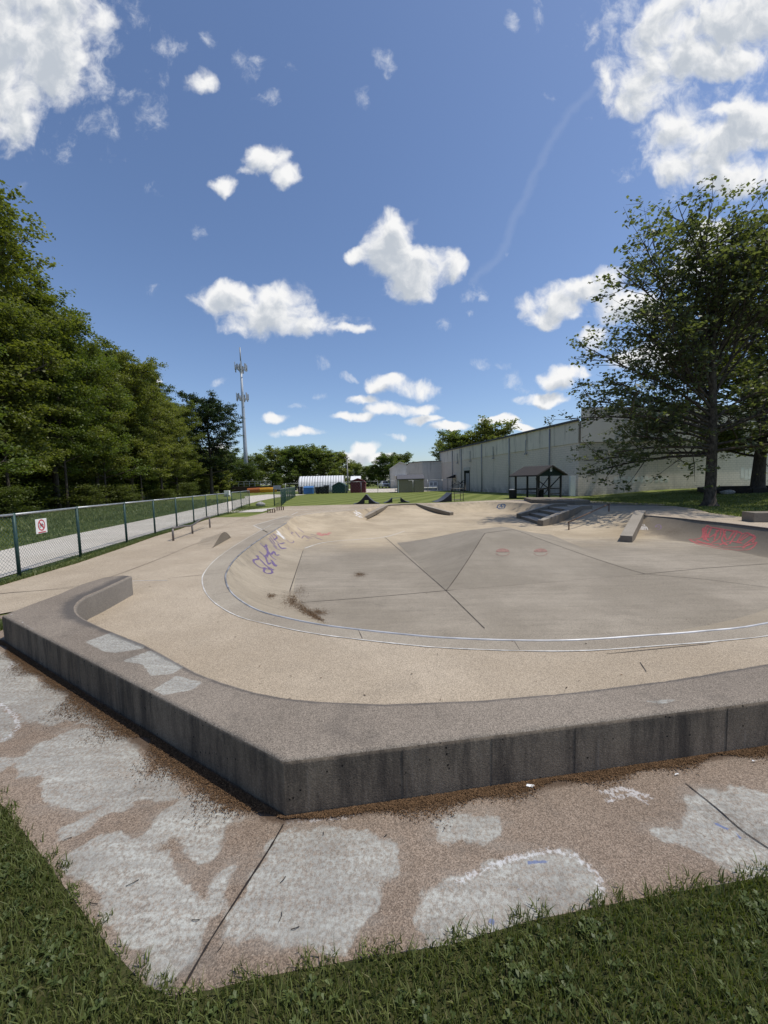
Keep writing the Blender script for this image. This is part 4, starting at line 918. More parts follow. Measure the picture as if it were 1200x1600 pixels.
# ------------------------------------------------------------------ building
K=Vector((16.98,33.5)); Mf=Vector((9.95,67.0))
def onwall(px,py=740):
    d=ray(px,py); e=Mf-K; # K+e*s = (d.x,d.y)*t
    det=d.x*(-e.y)+e.x*d.y; t=(K.x*(-e.y)+e.x*K.y)/det; p=Vector((d.x*t,d.y*t)); return p,HC+d.z*t
bl=empty('warehouse',(0,0,0),0,'long grey windowless block warehouse with stained upper panels behind the shelter','warehouse')
KR=Vector((62,37.0)); wallpoly=[tuple(K),tuple(KR),(62,90),(13.0,90),tuple(Mf)]
MB().prism(wallpoly,-.1,4.6).build('block_wall',M['block'],bl)
wd=(Mf-K).normalized(); wnm=Vector((wd.y,-wd.x)); wnm=wnm if wnm.x<0 else -wnm   # outward (towards -x)
P2=[tuple(K+Vector((.0,0))+wnm*.06),(K.x+.3,K.y+.3),(40,60),(13.0,88),tuple(Mf+wnm*.06)]
MB().prism(P2,4.603,6.45).build('upper_panel',M['panel'],bl)
# corrugated block above the right wall
rd=(KR-K).normalized(); rn=Vector((rd.y,-rd.x))
q0=K+rn*.18+rd*.05; q1=KR+rn*.18
MB().prism([tuple(q0),tuple(q1),(62.0,60),(q0.x*60/33.4+.6,60)],4.62,7.58).build('corrugated_panel',M['corr'],bl)
mb=MB()
def wbox(mb,pa,pb,z0,z1,th,proud):
    a=pa+wnm*proud; b=pb+wnm*proud; c=(a+b)/2; mb.box((c.x,c.y,(z0+z1)/2),((b-a).length,th,z1-z0),math.atan2((b-a).y,(b-a).x))
wbox(mb,K-wd*.05,Mf,6.453,6.62,.22,.12); mb.build('roof_trim',M['shedroof'],bl)
for px in (860,797,754,722,708):
    p,_=onwall(px); MB().tube([(*(p+wnm*.13),.0),(*(p+wnm*.13),6.3)],.06,8).build('downspout',M['grey'],bl,smooth=True)
for px in (823,772,736,716):
    p,_=onwall(px); mb=MB().tube([(*(p+wnm*.14),4.3),(*(p+wnm*.14),5.7)],.04,6); mb.box((*(p+wnm*.16),4.25),(.35,.12,.12),math.atan2(wd.y,wd.x)); mb.build('conduit',M['grey'],bl)
pa,_=onwall(734); pb,_=onwall(725.5)
mb=MB(); wbox(mb,pa,pb,.0,3.0,.1,.0); d0=mb.build('doorway',M['glass'],bl)
pc,_=onwall(729); mb=MB(); wbox(mb,pa,pc,.05,2.6,.05,.09); mb.build('door_leaf',M['grey'],d0)
mb=MB(); wbox(mb,pa-wd*.15,pb+wd*.15,3.0,3.45,.12,.01); mb.build('lintel',M['oldblock'],d0)
# white cabinet on wall
x,y,_=atY(893.5,772,33.2); mb=MB().box((x,33.15,.9),(.42,.3,1.75)); o=mb.build('electric_cabinet',M['white'],bevel=.01); tag(o,'narrow tall white cabinet against the warehouse wall beside the shelter','cabinet')
# faint painted-over letters on right wall
mb=MB(); 
for i,(a,b,h) in enumerate([(962,.0,.5),(968,0,.6),(975,0,.45),(983,0,.5),(990,0,.6),(997,0,.4),(1003,0,.55),(1010,0,.6),(1017,0,.45),(1026,0,.5),(1034,0,.55),(1041,0,.5)]):
    d=ray(a,748); t=((K.x*rd.y-K.y*rd.x)/(d.x*rd.y-d.y*rd.x)); p=Vector((d.x*t,d.y*t))+rn*.006; zz=HC+d.z*t
    mb.box((p.x,p.y,zz-.05),(.28,.004,h),math.atan2(rd.y,rd.x)); mb.box((p.x+.1,p.y-.003,zz-.05+random.uniform(-.1,.1)),(.34,.004,.14),math.atan2(rd.y,rd.x))
M['wallpatch']=plain('wall_touch_up',(.78,.74,.66),.9,var=.08,scale=3); mb.build('touch_up_paint',M['wallpatch'],bl); mb=MB()
for a in (1160,1166,1172,1178):
    d=ray(a,740); t=((K.x*rd.y-K.y*rd.x)/(d.x*rd.y-d.y*rd.x)); p=Vector((d.x*t,d.y*t))+rn*.006; zz=HC+d.z*t; mb.box((p.x,p.y,zz+random.uniform(-.1,.1)),(.32,.004,.95),math.atan2(rd.y,rd.x))
mb.build('touch_up_paint',M['wallpatch'],bl)
# annexes
an=empty('annex_building',(0,0,0),0,'low weathered grey concrete annex joined to the far end of the warehouse','building')
MB().prism([(4.75,70),(6.8,66.6),(11.5,66.2),(11.5,80),(4.9,80)],-.1,4.92).build('wall',M['oldblock'],an)
MB().prism([(4.65,70),(6.75,66.5),(11.6,66.1),(11.6,80.1),(4.8,80.1)],4.923,5.05).build('roof_edge',M['shedroof'],an)
mb=MB(); mb.box((8.6,66.30,1.05),(1.5,.12,.9)); o=mb.build('vent_panel',M['white'],an); MB().box((8.25,66.22,1.1),(.5,.05,.55)).build('vent_grille',M['grey'],o); MB().box((8.95,66.22,1.1),(.5,.05,.55)).build('vent_grille',M['grey'],o)
gb=empty('gabled_building',(0,0,0),0,'pale grey gabled barn with an open dark doorway behind the tan shed','building')
gx0,gx1,gy=1.8,8.3,95; ap_=(gx0+2.2)
MB().add([(gx0,gy,0),(gx1,gy,0),(gx1,gy,4.9),(ap_+.2,gy,6.45),(gx0,gy,4.9),(gx0,gy+12,0),(gx1,gy+12,0),(gx1,gy+12,4.9),(ap_+.2,gy+12,6.45),(gx0,gy+12,4.9)],[(0,1,2,3,4),(1,6,7,2),(5,0,4,9)]).build('wall',M['oldblock'],gb)
MB().add([(gx0-.3,gy-.3,4.75),(ap_+.2,gy-.3,6.5),(gx1+.3,gy-.3,4.95),(gx1+.3,gy+12,4.95),(ap_+.2,gy+12,6.5),(gx0-.3,gy+12,4.75),(gx0-.3,gy-.3,4.6),(ap_+.2,gy-.3,6.35),(gx1+.3,gy-.3,4.8)],[(0,1,4,5),(1,2,3,4),(6,7,1,0),(7,8,2,1)]).build('roof',M['corr'],gb)
MB().box((4.6,94.9,1.4),(2.2,.15,2.8)).build('doorway',M['glass'],gb); MB().box((5.0,94.5,3.1),(4.0,1.0,.2)).build('canopy',M['white'],gb)
aw=empty('door_awning',(0,0,0),0,'small dark awning over a side door near the far end of the warehouse','awning')
p,_=onwall(711); MB().add([(p.x-.05,p.y-.6,2.5),(p.x-.05,p.y+.6,2.5),(p.x-1.3,p.y+.6,2.05),(p.x-1.3,p.y-.6,2.05),(p.x-1.3,p.y-.6,1.95),(p.x-.05,p.y-.6,2.0),(p.x-1.3,p.y+.6,1.95)],[(0,1,2,3),(0,3,4,5),(3,2,6,4)]).build('canvas',M['black'],aw)
MB().tube([(p.x-1.25,p.y-.55,0),(p.x-1.25,p.y-.55,2.0)],.03,6).build('post',M['black'],aw)

# ------------------------------------------------------------------ shelter
def shelter():
    A=Vector((12.4,31.0)); B=Vector((11.22,32.6)); Cc=Vector((14.75,32.0)); D=B+Cc-A
    u_=(Cc-A).normalized(); v_=(B-A).normalized(); wu=(Cc-A).length; lv=(B-A).length
    root=empty('picnic_shelter',(A.x,A.y,0),math.atan2(u_.y,u_.x),'small black-green open shelter with a shingled gable roof in front of the warehouse','shelter')
    vz=Vector((u_.x*v_.x+u_.y*v_.y, -u_.y*v_.x+u_.x*v_.y))
    vz=vz*lv; L=lambda a,b,z:(a*wu+b*vz.x, b*vz.y, z)
    for a,b in ((0,0),(1,0),(0,1),(1,1),(.5,0),(.5,1)):
        MB().box((L(a,b,.95)[0],L(a,b,.95)[1],.98),(.12,.12,1.98)).build('post',M['black'],root)
    for (p,q_,z0,z1) in (((0,0),(0,1),.75,.75),((0,0),(1,0),.75,.75),((1,0),(1,1),.75,.75),((0,1),(1,1),.75,.75),((.5,0),(1,0),.32,.32)):
        MB().tube([L(*p,z0),L(*q_,z1)],.055,4).build('rail',M['black'],root)
    MB().tube([L(.02,0,.5),L(.5,0,1.75)],.04,4).build('brace',M['black'],root); MB().tube([L(.28,0,.35),L(.98,0,1.75)],.045,4).build('brace',M['black'],root)
    MB().tube([L(.5,0,.75),L(.5,.6,1.6)],.04,4).build('brace',M['black'],root)
    o_=.14; ob=.17; e=1.90; rg=2.66
    def q(a,b,z): x,y,_=L(a,b,z); return (x,y,z)
    r0=[q(-o_,-ob,e),q(.5,-ob,rg),q(1+o_,-ob,e)]; r1=[q(-o_,1+ob,e),q(.5,1+ob,rg),q(1+o_,1+ob,e)]
    dn=lambda p,k=.09:(p[0],p[1],p[2]-k)
    rf=MB().add(r0+r1+[dn(p) for p in r0]+[dn(p) for p in r1],[(0,1,4,3),(1,2,5,4),(6,7,1,0),(7,8,2,1),(3,4,10,9),(4,5,11,10),(0,3,9,6),(5,2,8,11),(6,9,10,7),(7,10,11,8)]).build('roof',M['shingle'],root)
    g0=[q(-.05,-.05,e-.1),q(1.05,-.05,e-.1),q(1.05,-.05,e+.10),q(.5,-.05,rg-.1),q(-.05,-.05,e+.10)]
    MB().add(g0,[(0,1,2,3,4)]).build('gable_board',M['darkgreen'],root)
    g1=[q(-.05,1.05,e-.1),q(1.05,1.05,e-.1),q(1.05,1.05,e+.10),q(.5,1.05,rg-.1),q(-.05,1.05,e+.10)]; MB().add(g1,[(4,3,2,1,0)]).build('gable_board',M['darkgreen'],root)
    for s_ in (-1,1):
        pts=[q(.5,-o_-.01,rg+.02),q(.5+s_*(.5+o_),-o_-.01,e+.02)]; a,b=pts
        MB().add([a,b,dn(b,.13),dn(a,.13)],[(0,1,2,3)]).build('fascia',M['darkgreen'],root)
    c=q(.5,-.07,2.33); s=MB().box((c[0],c[1]-.02,c[2]),(.2,.02,.34)).build('notice_plate',M['white'],root)
    MB().box((c[0],c[1]-.034,c[2]+.04),(.08,.006,.16)).build('notice_mark',M['grey'],s)
    MB().box(L(.5,.6,.42),(1.2,.4,.06)).build('bench_board',M['black'],root)
shelter()
def bin_(x,y,label,mat,r=.26,h=.8):
    root=empty('rubbish_bin',(x,y,0),0,label,'bin')
    MB().tube([(0,0,0),(0,0,h*.1),(0,0,h*.9)],[r*.85,r*.9,r],12).build('drum',mat,root,smooth=False); MB().tube([(0,0,h*.9),(0,0,h*.93),(0,0,h)],[r*1.05,r*1.05,r*.5],12).build('lid',M['grey'],root)
x,y=G(800,779); bin_(x,y,'dark rubbish bin at the left post of the shelter',M['rubber'])
x,y=G(851,778); bin_(x,y+.8,'dark rubbish bin with pale lid inside the shelter',M['rubber'])

# ------------------------------------------------------------------ sheds, greenhouse, yard things
def shed(name,x0,x1,y,dep,hw,hr,wall,roof,label,gable_front=True,barrel=False,door=True):
    root=empty(name,(x0,y,0),0,label,'shed'); w=x1-x0
    if gable_front:
        if barrel: prof=[(0,hw),(w*.12,hw+(hr-hw)*.55),(w*.5,hr),(w*.88,hw+(hr-hw)*.55),(w,hw)]
        else: prof=[(0,hw),(w/2,hr),(w,hw)]
        n=len(prof); fr=[(0,0,0)]+[(a,0,b) for a,b in prof]+[(w,0,0)]; bk=[(a,dep,b) for a,_,b in fr]; m=len(fr)
        MB().add(fr+bk,[tuple(range(m-1,-1,-1)),tuple(range(m,2*m)),(0,m,m+1,1),(m-1,m-2,2*m-2,2*m-1)]).build('wall',wall,root)
        pr=[(a+(-.08 if a<w*.3 else (.08 if a>w*.7 else 0)),b+.04) for a,b in prof]
        V=[(a,-.12,b) for a,b in pr]+[(a,dep+.1,b) for a,b in pr]+[(a,-.12,b-.08) for a,b in pr]
        MB().add(V,[(i,i+1,n+i+1,n+i) for i in range(n-1)]+[(2*n+i,2*n+i+1,i+1,i) for i in range(n-1)]).build('roof',roof,root)
        if door:
            MB().box((w/2,-.03,hw*.45),(w*.45,.04,hw*.85)).build('door',wall,root)
            mb=MB(); mb.box((w/2,-.055,hw*.45),(.02,.01,hw*.85)); mb.build('door_gap',M['crack'],root)
    else:
        MB().prism([(0,0),(w,0),(w,dep),(0,dep)],0,hw).build('wall',wall,root)
        MB().add([(0,0,hw),(0,dep,hw),(0,dep/2,hr),(w,0,hw),(w,dep,hw),(w,dep/2,hr)],[(0,2,1),(3,4,5)]).build('gable',wall,root)
        MB().add([(-.12,-.15,hw-.03),(w+.12,-.15,hw-.03),(w+.12,dep/2,hr+.04),(-.12,dep/2,hr+.04),(-.12,dep+.15,hw-.03),(w+.12,dep+.15,hw-.03),(-.12,-.15,hw-.14),(w+.12,-.15,hw-.14)],[(0,1,2,3),(3,2,5,4),(6,7,1,0)]).build('roof',roof,root)
        MB().box((.05,-.02,hw/2),(.1,.05,hw)).build('corner_trim',M['white'],root); MB().box((w-.05,-.02,hw/2),(.1,.05,hw)).build('corner_trim',M['tan'],root)
        MB().box((w*.62,-.02,hw*.42),(.04,.03,hw*.8)).build('door_seam',M['crack'],root)
    return root
def X(px,py,y): return atY(px,py,y)[0]
shed('tan_shed',X(622,769,57.6),X(662.5,769,57.6),57.6,4.0,2.05,2.62,M['tan'],M['shedroof'],'tan garden shed with a grey pitched roof at the far edge of the lawn',gable_front=False)
shed('maroon_shed',X(547.5,770,63),X(571,770,63),63,3.0,1.45,2.33,M['maroon'],M['maroon'],'dark red barn-shaped shed right of the greenhouse',barrel=True)
shed('green_shed',X(519,770,63),X(541,770,63),63,2.5,1.15,1.82,M['greensiding'],M['greensiding'],'low dark green shed in front of the greenhouse')
shed('white_shed',X(549,770,75),X(563,770,75),75,3,2.2,2.9,M['grey'],M['white'],'pale shed roof showing behind the dark red shed',gable_front=False)
def greenhouse():
    x0=X(467,770,68); x1=X(537,770,68); root=empty('greenhouse',(x0,68,0),R(4),'long white ribbed hoop greenhouse beyond the mown lawn','greenhouse'); L=x1-x0; r=2.3; hgt=2.95
    nr=17; cov=MB(); V=[];F=[]; nx=nr*6; na=14
    for i in range(nx+1):
        t=i/nx; b=1+.03*abs(math.sin(t*math.pi*nr))**.7
        for k in range(na+1):
            a=math.pi*k/na; V.append((t*L,-math.cos(a)*r*b+r,math.sin(a)**.8*hgt*b))
    for i in range(nx):
        for k in range(na): F.append((i*(na+1)+k,(i+1)*(na+1)+k,(i+1)*(na+1)+k+1,i*(na+1)+k+1))
    cov.add(V,F).build('cover',M['poly'],root,smooth=True)
    for i in range(nr+1):
        pts=[(i/nr*L,-math.cos(math.pi*k/14)*(r+.04)+r,math.sin(math.pi*k/14)**.8*(hgt+.03)) for k in range(15)]; MB().tube(pts,.07,5).build('hoop',M['grey'],root,smooth=True)
    for xx in (0,L): MB().add([(xx,r,0)]+[(xx,-math.cos(math.pi*k/14)*r+r,math.sin(math.pi*k/14)**.8*hgt) for k in range(15)],[(0,k,k+1) for k in range(1,15)]).build('end_wall',M['poly'],root)
    MB().box((L/2,-.05,.25),(L,.06,.5)).build('base_board',M['grey'],root)
greenhouse()
def bluetank():
    x0=X(474,772,60.5); x1=X(489,772,60.5); root=empty('blue_container',(x0,60.6,0),0,'blue lidded container at the left end of the greenhouse','container'); w=x1-x0
    MB().box((w/2,.6,.55),(w,1.2,1.0)).build('body',M['bluebin'],root,bevel=.04)
    MB().add([(-.05,-.05,1.05),(w+.05,-.05,1.05),(w+.05,1.25,1.3),(-.05,1.25,1.3),(-.05,-.05,.98),(w+.05,-.05,.98)],[(0,1,2,3),(4,5,1,0)]).build('lid',M['bluebin'],root)
bluetank()
for px,h,w,lab in ((496,1.2,.7,'dark bin right of the blue container'),(503,1.25,.7,'second dark bin from the blue container'),(510,1.45,.8,'tallest dark bin, left of the low green shed'),(469,1.3,.7,'dark bin at the left side of the blue container')):
    x=X(px,772,61.3); root=empty('wheeled_bin',(x,61.3,0),0,lab,'bin'); MB().add([(-w*.4,0,.08),(w*.4,0,.08),(w*.4,.6,.08),(-w*.4,.6,.08),(-w/2,-.05,h*.85),(w/2,-.05,h*.85),(w/2,.7,h*.85),(-w/2,.7,h*.85)],[(0,3,2,1),(0,1,5,4),(1,2,6,5),(2,3,7,6),(3,0,4,7)]).build('body',M['rubber'],root)
    MB().box((0,.32,h*.9),(w*1.06,.82,h*.08)).build('lid',M['black'],root,bevel=.02); MB().tube([(-w*.42,.55,.1),(w*.42,.55,.1)],.1,8).build('axle_wheels',M['rubber'],root)
def truck():
    x=X(604,760,98); root=empty('pickup_truck',(x,98,0),R(12),'white pickup truck parked on the gravel lot facing the camera','pickup truck')
    b=MB(); b.box((0,2.9,.85),(1.95,5.6,.75)); b.build('body',M['white'],root,bevel=.08)
    c=MB(); V=[(-.85,1.3,1.22),(.85,1.3,1.22),(.95,3.3,1.22),(-.95,3.3,1.22),(-.68,1.9,1.9),(.68,1.9,1.9),(.7,3.2,1.9),(-.7,3.2,1.9)]; c.add(V,[(0,1,5,4),(1,2,6,5),(2,3,7,6),(3,0,4,7),(4,5,6,7)]); c.build('cab',M['white'],root)
    MB().add([(-.76,1.36,1.3),(.76,1.36,1.3),(.64,1.8,1.82),(-.64,1.8,1.82)],[(0,1,2,3)]).build('windscreen',M['glass'],root)
    MB().box((0,.08,.85),(1.2,.06,.36)).build('grille',M['black'],root); MB().box((0,.02,.5),(1.9,.15,.2)).build('bumper',M['grey'],root)
    for s_ in (-1,1):
        MB().box((s_*.78,.07,.9),(.3,.06,.28)).build('headlight',M['galv'],root)
        MB().box((s_*1.1,1.6,1.25),(.2,.1,.25)).build('mirror',M['white'],root)
        for yy_ in (1.0,4.6): MB().tube([(s_*.75,yy_,.4),(s_*.98,yy_,.4)],.4,14).build('wheel',M['rubber'],root)
truck()
# utility pole
x=X(543.7,765,78); root=empty('utility_pole',(x,78,0),0,'thin pale wooden utility pole behind the greenhouse','utility pole'); MB().tube([(0,0,0),(0,0,7.2)],[.16,.1],8).build('pole',M['stone'],root,smooth=True); MB().box((0,-.1,6.6),(.5,.1,.1)).build('crossarm',M['timber'],root)
# cell tower
def tower():
    y=100; x=X(386.5,765,y); root=empty('cell_tower',(x,y,0),0,'tall tapering grey monopole tower with two rings of antennas','cell tower')
    MB().tube([(0,0,0),(0,0,12),(0,0,24),(0,0,32.5)],[.60,.47,.34,.24],16).build('mast',M['towergrey'],root,smooth=True)
    MB().tube([(0,0,32.5),(0,0,36.4)],.15,8).build('top_antenna',M['grey'],root,smooth=True)
    for z,rr,pc in ((31.2,1.35,9),(23.6,1.35,9)):
        pf_=empty('platform',(0,0,z)); pf_.parent=root
        MB().tube([(rr*math.cos(a),rr*math.sin(a),0) for a in np.linspace(0,2*math.pi,13)],.07,6,False).build('ring',M['grey'],pf_)
        for k in range(3):
            a=k*2.09+.5; MB().tube([(0,0,0),(rr*math.cos(a),rr*math.sin(a),0)],.07,6).build('arm',M['grey'],pf_)
        for k in range(pc):
            a=k*2*math.pi/pc+.2; MB().box((rr*1.08*math.cos(a),rr*1.08*math.sin(a),.5 if z<30 else .1+.4*(k%2)),(.14,.36,1.9 if k%3 else 1.4),a).build('antenna',M['galv'] if k%2 else M['grey'],pf_)
    MB().box((0,-.4,31.2),(.6,.4,2.0)).build('equipment_box',M['galv'],root)
tower()
# low dark wall, railing, yellow machinery near tower
yw=88; xa=X(343,770,yw); xb=X(440,765,yw)
o=MB().box(((xa+xb)/2,yw,.75),(xb-xa,.4,1.3)).build('retaining_wall',M['woodwall'],bevel=.03); tag(o,'low dark brown wall at the foot of the tower','wall')
root=empty('metal_railing',(0,0,0),0,'pale metal railing on the dark wall at the tower base','railing'); xr0=X(356,760,yw); xr1=X(424,760,yw); 
mb=MB(); [mb.tube([(xr0,yw,z),(xr1,yw,z)],.04,5) for z in (1.95,2.5)]; mb.build('rails',M['galv'],root)
for k in range(9): xx=xr0+(xr1-xr0)*k/8; MB().tube([(xx,yw,1.4),(xx,yw,2.5)],.045,5).build('post',M['galv'],root)
for i,(pxx,w,mt,lab) in enumerate(((396,2.6,M['orange'],'orange plough blade at the left of the yellow machinery'),(409,3.2,M['yellow'],'yellow plough blade left of its twin by the path'),(420,3.2,M['yellow'],'yellow plough blade nearest the green fence'))):
    x=X(pxx,770,76+i); root=empty('plough_blade',(x,76+i,0),R(8*i-5),lab,'plough')
    V=[];F=[]
    for k in range(7):
        a=-.9+1.9*k/6; V+=[(-w/2,-.45*math.cos(a)+.45,.55+.6*math.sin(a)),(w/2,-.45*math.cos(a)+.45,.55+.6*math.sin(a)+.1)]
    for k in range(6): F.append((2*k,2*k+1,2*k+3,2*k+2))
    MB().add(V,F).build('blade',mt,root,smooth=True); MB().box((0,.8,.45),(w*.5,1.0,.5)).build('frame',M['timber'],root)
x,y=G(354,776); root=empty('white_box',(X(355,771,60),60,0),0,'small white utility box behind the fence end','utility box'); MB().box((0,0,.55),(.8,.5,.7)).build('cabinet',M['white'],root,bevel=.04); MB().box((0,0,.1),(.9,.6,.2)).build('plinth',M['stone'],root)
root=empty('notice_board',(X(434,790,30.5),30.5,0),0,'small blank grey notice board above the corner of the green fence','sign'); MB().box((0,0,1.45),(.6,.03,.28)).build('board',M['grey'],root); MB().tube([(-.25,.03,0),(-.25,.03,1.5)],.025,6).build('post',M['fencegreen'],root)
# black frame and tangle
root=empty('frame_stand',(X(717,783,29.8),29.8,0),R(15),'thin black metal frame stand beside the tall quarter ramp','metal frame')
for sx in (-.38,.38):
    for sy in (0,.5): MB().tube([(sx,sy,0),(sx,sy,.98)],.022,6).build('leg',M['black'],root)
mb=MB(); [mb.tube([(-.38,sy,z),(.38,sy,z)],.02,6) for sy in (0,.5) for z in (.12,.62,.98)]; mb.build('crossbars',M['black'],root)
root=empty('tangled_frame',(X(716,768,56),56,0),0,'dark tangled metal frame in front of the annex','metal frame'); random.seed(3)
mb=MB()
for k in range(16):
    a=Vector((random.uniform(-.9,.9),random.uniform(-.4,.4),random.uniform(.0,1.4))); b=a+Vector((random.uniform(-.7,.7),random.uniform(-.3,.3),random.uniform(-.5,.6))); b.z=max(b.z,.05); mb.tube([a,b],.04,5)
mb.build('bars',M['black'],root); mb=MB(); [mb.tube([(sx,0,0),(sx,0,1.5)],.045,5) for sx in (-.9,0,.9)]; mb.build('uprights',M['black'],root)
root=empty('pipe_rail',(X(672,768,60),59.0,0),0,'low white pipe barrier right of the tan shed','barrier'); MB().tube([(-1.2,0,0),(-1.2,0,.6),(1.0,0,.6),(1.0,0,0)],.07,6).build('pipe',M['white'],root)
# boulder & timber tree ring
def boulder(name,x,y,z,s,label,seed):
    r=np.random.default_rng(seed); import bmesh
    bm=bmesh.new(); bmesh.ops.create_icosphere(bm,subdivisions=3,radius=1)
    for v_ in bm.verts:
        k=1+.18*math.sin(v_.co.x*3+seed)+.15*math.sin(v_.co.y*4.3+seed*2)+.08*math.sin(v_.co.z*7); v_.co=Vector((v_.co.x*s[0]*k,v_.co.y*s[1]*k,max(v_.co.z,-.5)*s[2]*k))
    me=bpy.data.meshes.new(name); bm.to_mesh(me); bm.free(); o=link_mesh(me,name,M['stone']); o.location=(x,y,z+.4*s[2]); me.polygons.foreach_set('use_smooth',[True]*len(me.polygons)); return tag(o,label,'rock')
x,y=G(408,790); boulder('boulder',x,y,-.02,(.42,.3,.22),'small pale boulder on the grass by the path gap',2)
T2=(26.2,26.9)
boulder('boulder',22.9,25.6,.3,(.35,.3,.2),'pale boulder beside the timber ring under the right-hand tree',5)
root=empty('timber_ring',(T2[0],T2[1],0),0,'dark timber edging ring around the foot of the right-hand tree','tree ring')
for k in range(8):
    a0=2*math.pi*k/8;a1=2*math.pi*(k+1)/8; p=Vector((3.4*math.cos(a0),3.0*math.sin(a0)));q_=Vector((3.4*math.cos(a1),3.0*math.sin(a1))); c=(p+q_)/2; zb=ghp(T2[0]+c.x,T2[1]+c.y)
    MB().box((c.x,c.y,zb+.14),((q_-p).length,.16,.3),math.atan2((q_-p).y,(q_-p).x)).build('timber',M['timber'],root)

# ------------------------------------------------------------------ trees
def make_tree(seed,H,Rr,base,nl,leafn,leafs,lmat,bmat,style='maple',trunk_r=.3,open_=1.0,lean=(0,0)):
    r=np.random.default_rng(seed); mb=MB(); tips=[]; 
    tp=[Vector((lean[0]*t*t*H+.25*math.sin(t*5+seed)*t,lean[1]*t*t*H+.2*math.cos(t*4+seed)*t,t*H*.94)) for t in np.linspace(0,1,10)]
    rad=[trunk_r*(1.35 if i==0 else 1)*(1-.93*(i/9))+.015 for i in range(10)]
    flare=[(0,0,-.1)]; mb.tube([Vector((0,0,-.15)),Vector((0,0,.03)),Vector((0,0,.22)),tp[0].lerp(tp[1],.3)]+tp[1:],[trunk_r*2.1,trunk_r*1.7,trunk_r*1.22,trunk_r*1.02]+rad[1:],12)
    def trunk_at(t):
        f=min(max(t*9/.94,0),8.999); i=int(f); return tp[i].lerp(tp[i+1],f-i), rad[i]
    for i in range(nl):
        t=base+(1-base)*((i+.5)/nl)**.95*.96; az=i*2.399+r.uniform(-.5,.5); p0,r0=trunk_at(t*.94)
        tt=(t-base)/(1-base)
        if style=='syc':
            t=base+(.62-base)*tt**1.1; p0,r0=trunk_at(t*.94); prof=(.86 if tt<.15 else 1.0)-.25*tt; el=R(2+74*min(1,tt*1.25)**.8+r.uniform(-6,6)); 
            
            if tt<.45 and i%3==0: az=R(150+40*((i*.618)%1))
            if math.cos(az-R(238))>.74 and tt<.75: continue
            prof*=1-.5*max(0,math.cos(az-R(240)))*(1 if tt<.6 else .4)
        elif style=='oak': prof=math.sqrt(max(1-(1.75*tt-.75)**2,.05)) ; el=R(5+60*tt)
        else: prof=math.sqrt(max(1-(1.55*tt-.55)**2,.04)); el=R(12+55*tt)
        L=Rr*prof*r.uniform(.8,1.15)/max(math.cos(el),.55)*.92
        if style=='syc': L=min(L,Rr*prof*(1+.55*tt),(H-p0.z)/max(math.sin(el),.3))*r.uniform(.8,1.1)
        d=Vector((math.cos(az)*math.cos(el),math.sin(az)*math.cos(el),math.sin(el))); pts=[p0]; p=p0.copy(); K_=6
        sag=-.055 if tt<.35 and style=='syc' else .03
        for k in range(K_):
            d=(d+Vector((r.normal(0,.10),r.normal(0,.10),r.normal(0,.06)+sag))).normalized(); p=p+d*L/K_; pts.append(p.copy())
        rb=min(r0*.55,.05+L*.018)*(.62 if style=='syc' else 1); mb.tube(pts,[rb*(1-.85*k/K_)+.008 for k in range(K_+1)],6,False)
        nsub=int(5+L*(2.2 if style=='syc' else 1.5))
        for k in range(nsub):
            f=(.14 if style=='syc' else .22)+.78*(k+r.uniform(0,1))/nsub; f=min(f,.999); q0=f*K_; j=int(q0); s0=pts[j].lerp(pts[j+1],q0-j); dd=(pts[j+1]-pts[j]).normalized()
            ax=Vector((r.normal(),r.normal(),r.normal()*.5+.1)).normalized(); sd=(dd*.75+ax*.9).normalized(); SL=L*.34*(1.15-f*.6)*r.uniform(.6,1.2)+.35
            if style=='syc' and f<.35: SL*=1.3
            s1=s0+sd*SL*.5; sd2=(sd+Vector((r.normal(0,.2),r.normal(0,.2),.12))).normalized(); s2=s1+sd2*SL*.5
            mb.tube([s0,s1,s2],[rb*.28+.006,rb*.15+.005,.006],4,False)
            for m_ in range(3 if style!='syc' else 4):
                g=r.uniform(.3,1.1); c=s0.lerp(s2,g) if g<=1 else s2+sd2*.2
                td=(sd2*.5+Vector((r.normal(),r.normal(),r.normal()*.4))).normalized(); te=c+td*r.uniform(.25,.75)
                if style=='syc': mb.tube([c,te],[.009,.005],3,False)
                tips.append((te,c)); 
    T=np.array([t_[0][:] for t_ in tips]); Bs=np.array([t_[1][:] for t_ in tips])
    n=leafn; idx=r.integers(0,len(T),n); f=r.uniform(0,1,n)[:,None]
    cs=.30*open_; C=T[idx]*f+Bs[idx]*(1-f)+r.normal(0,1,(n,3))*np.array([cs,cs,cs*.45])
    # leaf planes: mostly facing up with droop
    nrm=r.normal(0,.55,(n,3)); nrm[:,2]+=.85; nrm/=np.linalg.norm(nrm,axis=1)[:,None]
    a=np.cross(nrm,r.normal(0,1,(n,3))); a/=np.linalg.norm(a,axis=1)[:,None]; b=np.cross(nrm,a)
    sz=(leafs*r.uniform(.6,1.25,n))[:,None]
    V=np.stack([C-a*sz*.5,C+b*sz*.42+nrm*sz*.10,C+a*sz*.6-nrm*sz*.08,C-b*sz*.42+nrm*sz*.10],1).reshape(-1,3)
    F=np.arange(n*4).reshape(n,4); cl=r.uniform(0,1,len(T))[idx]*.55+r.uniform(0,1,n)*.45
    kz=H/np.percentile(V[:,2],99.9); rr=np.percentile(np.hypot(V[:,0],V[:,1]),99); kx=Rr/rr; V=V*np.array([kx,kx,kz]); mb.v=[(a*kx,b*kx,c*kz) for a,b,c in mb.v]
    root=empty('tree'); tk=mb.build('trunk',bmat,root,smooth=True)
    cr=fastmesh('crown',V,F,lmat,root,{'v':np.repeat(cl,4)})
    return root
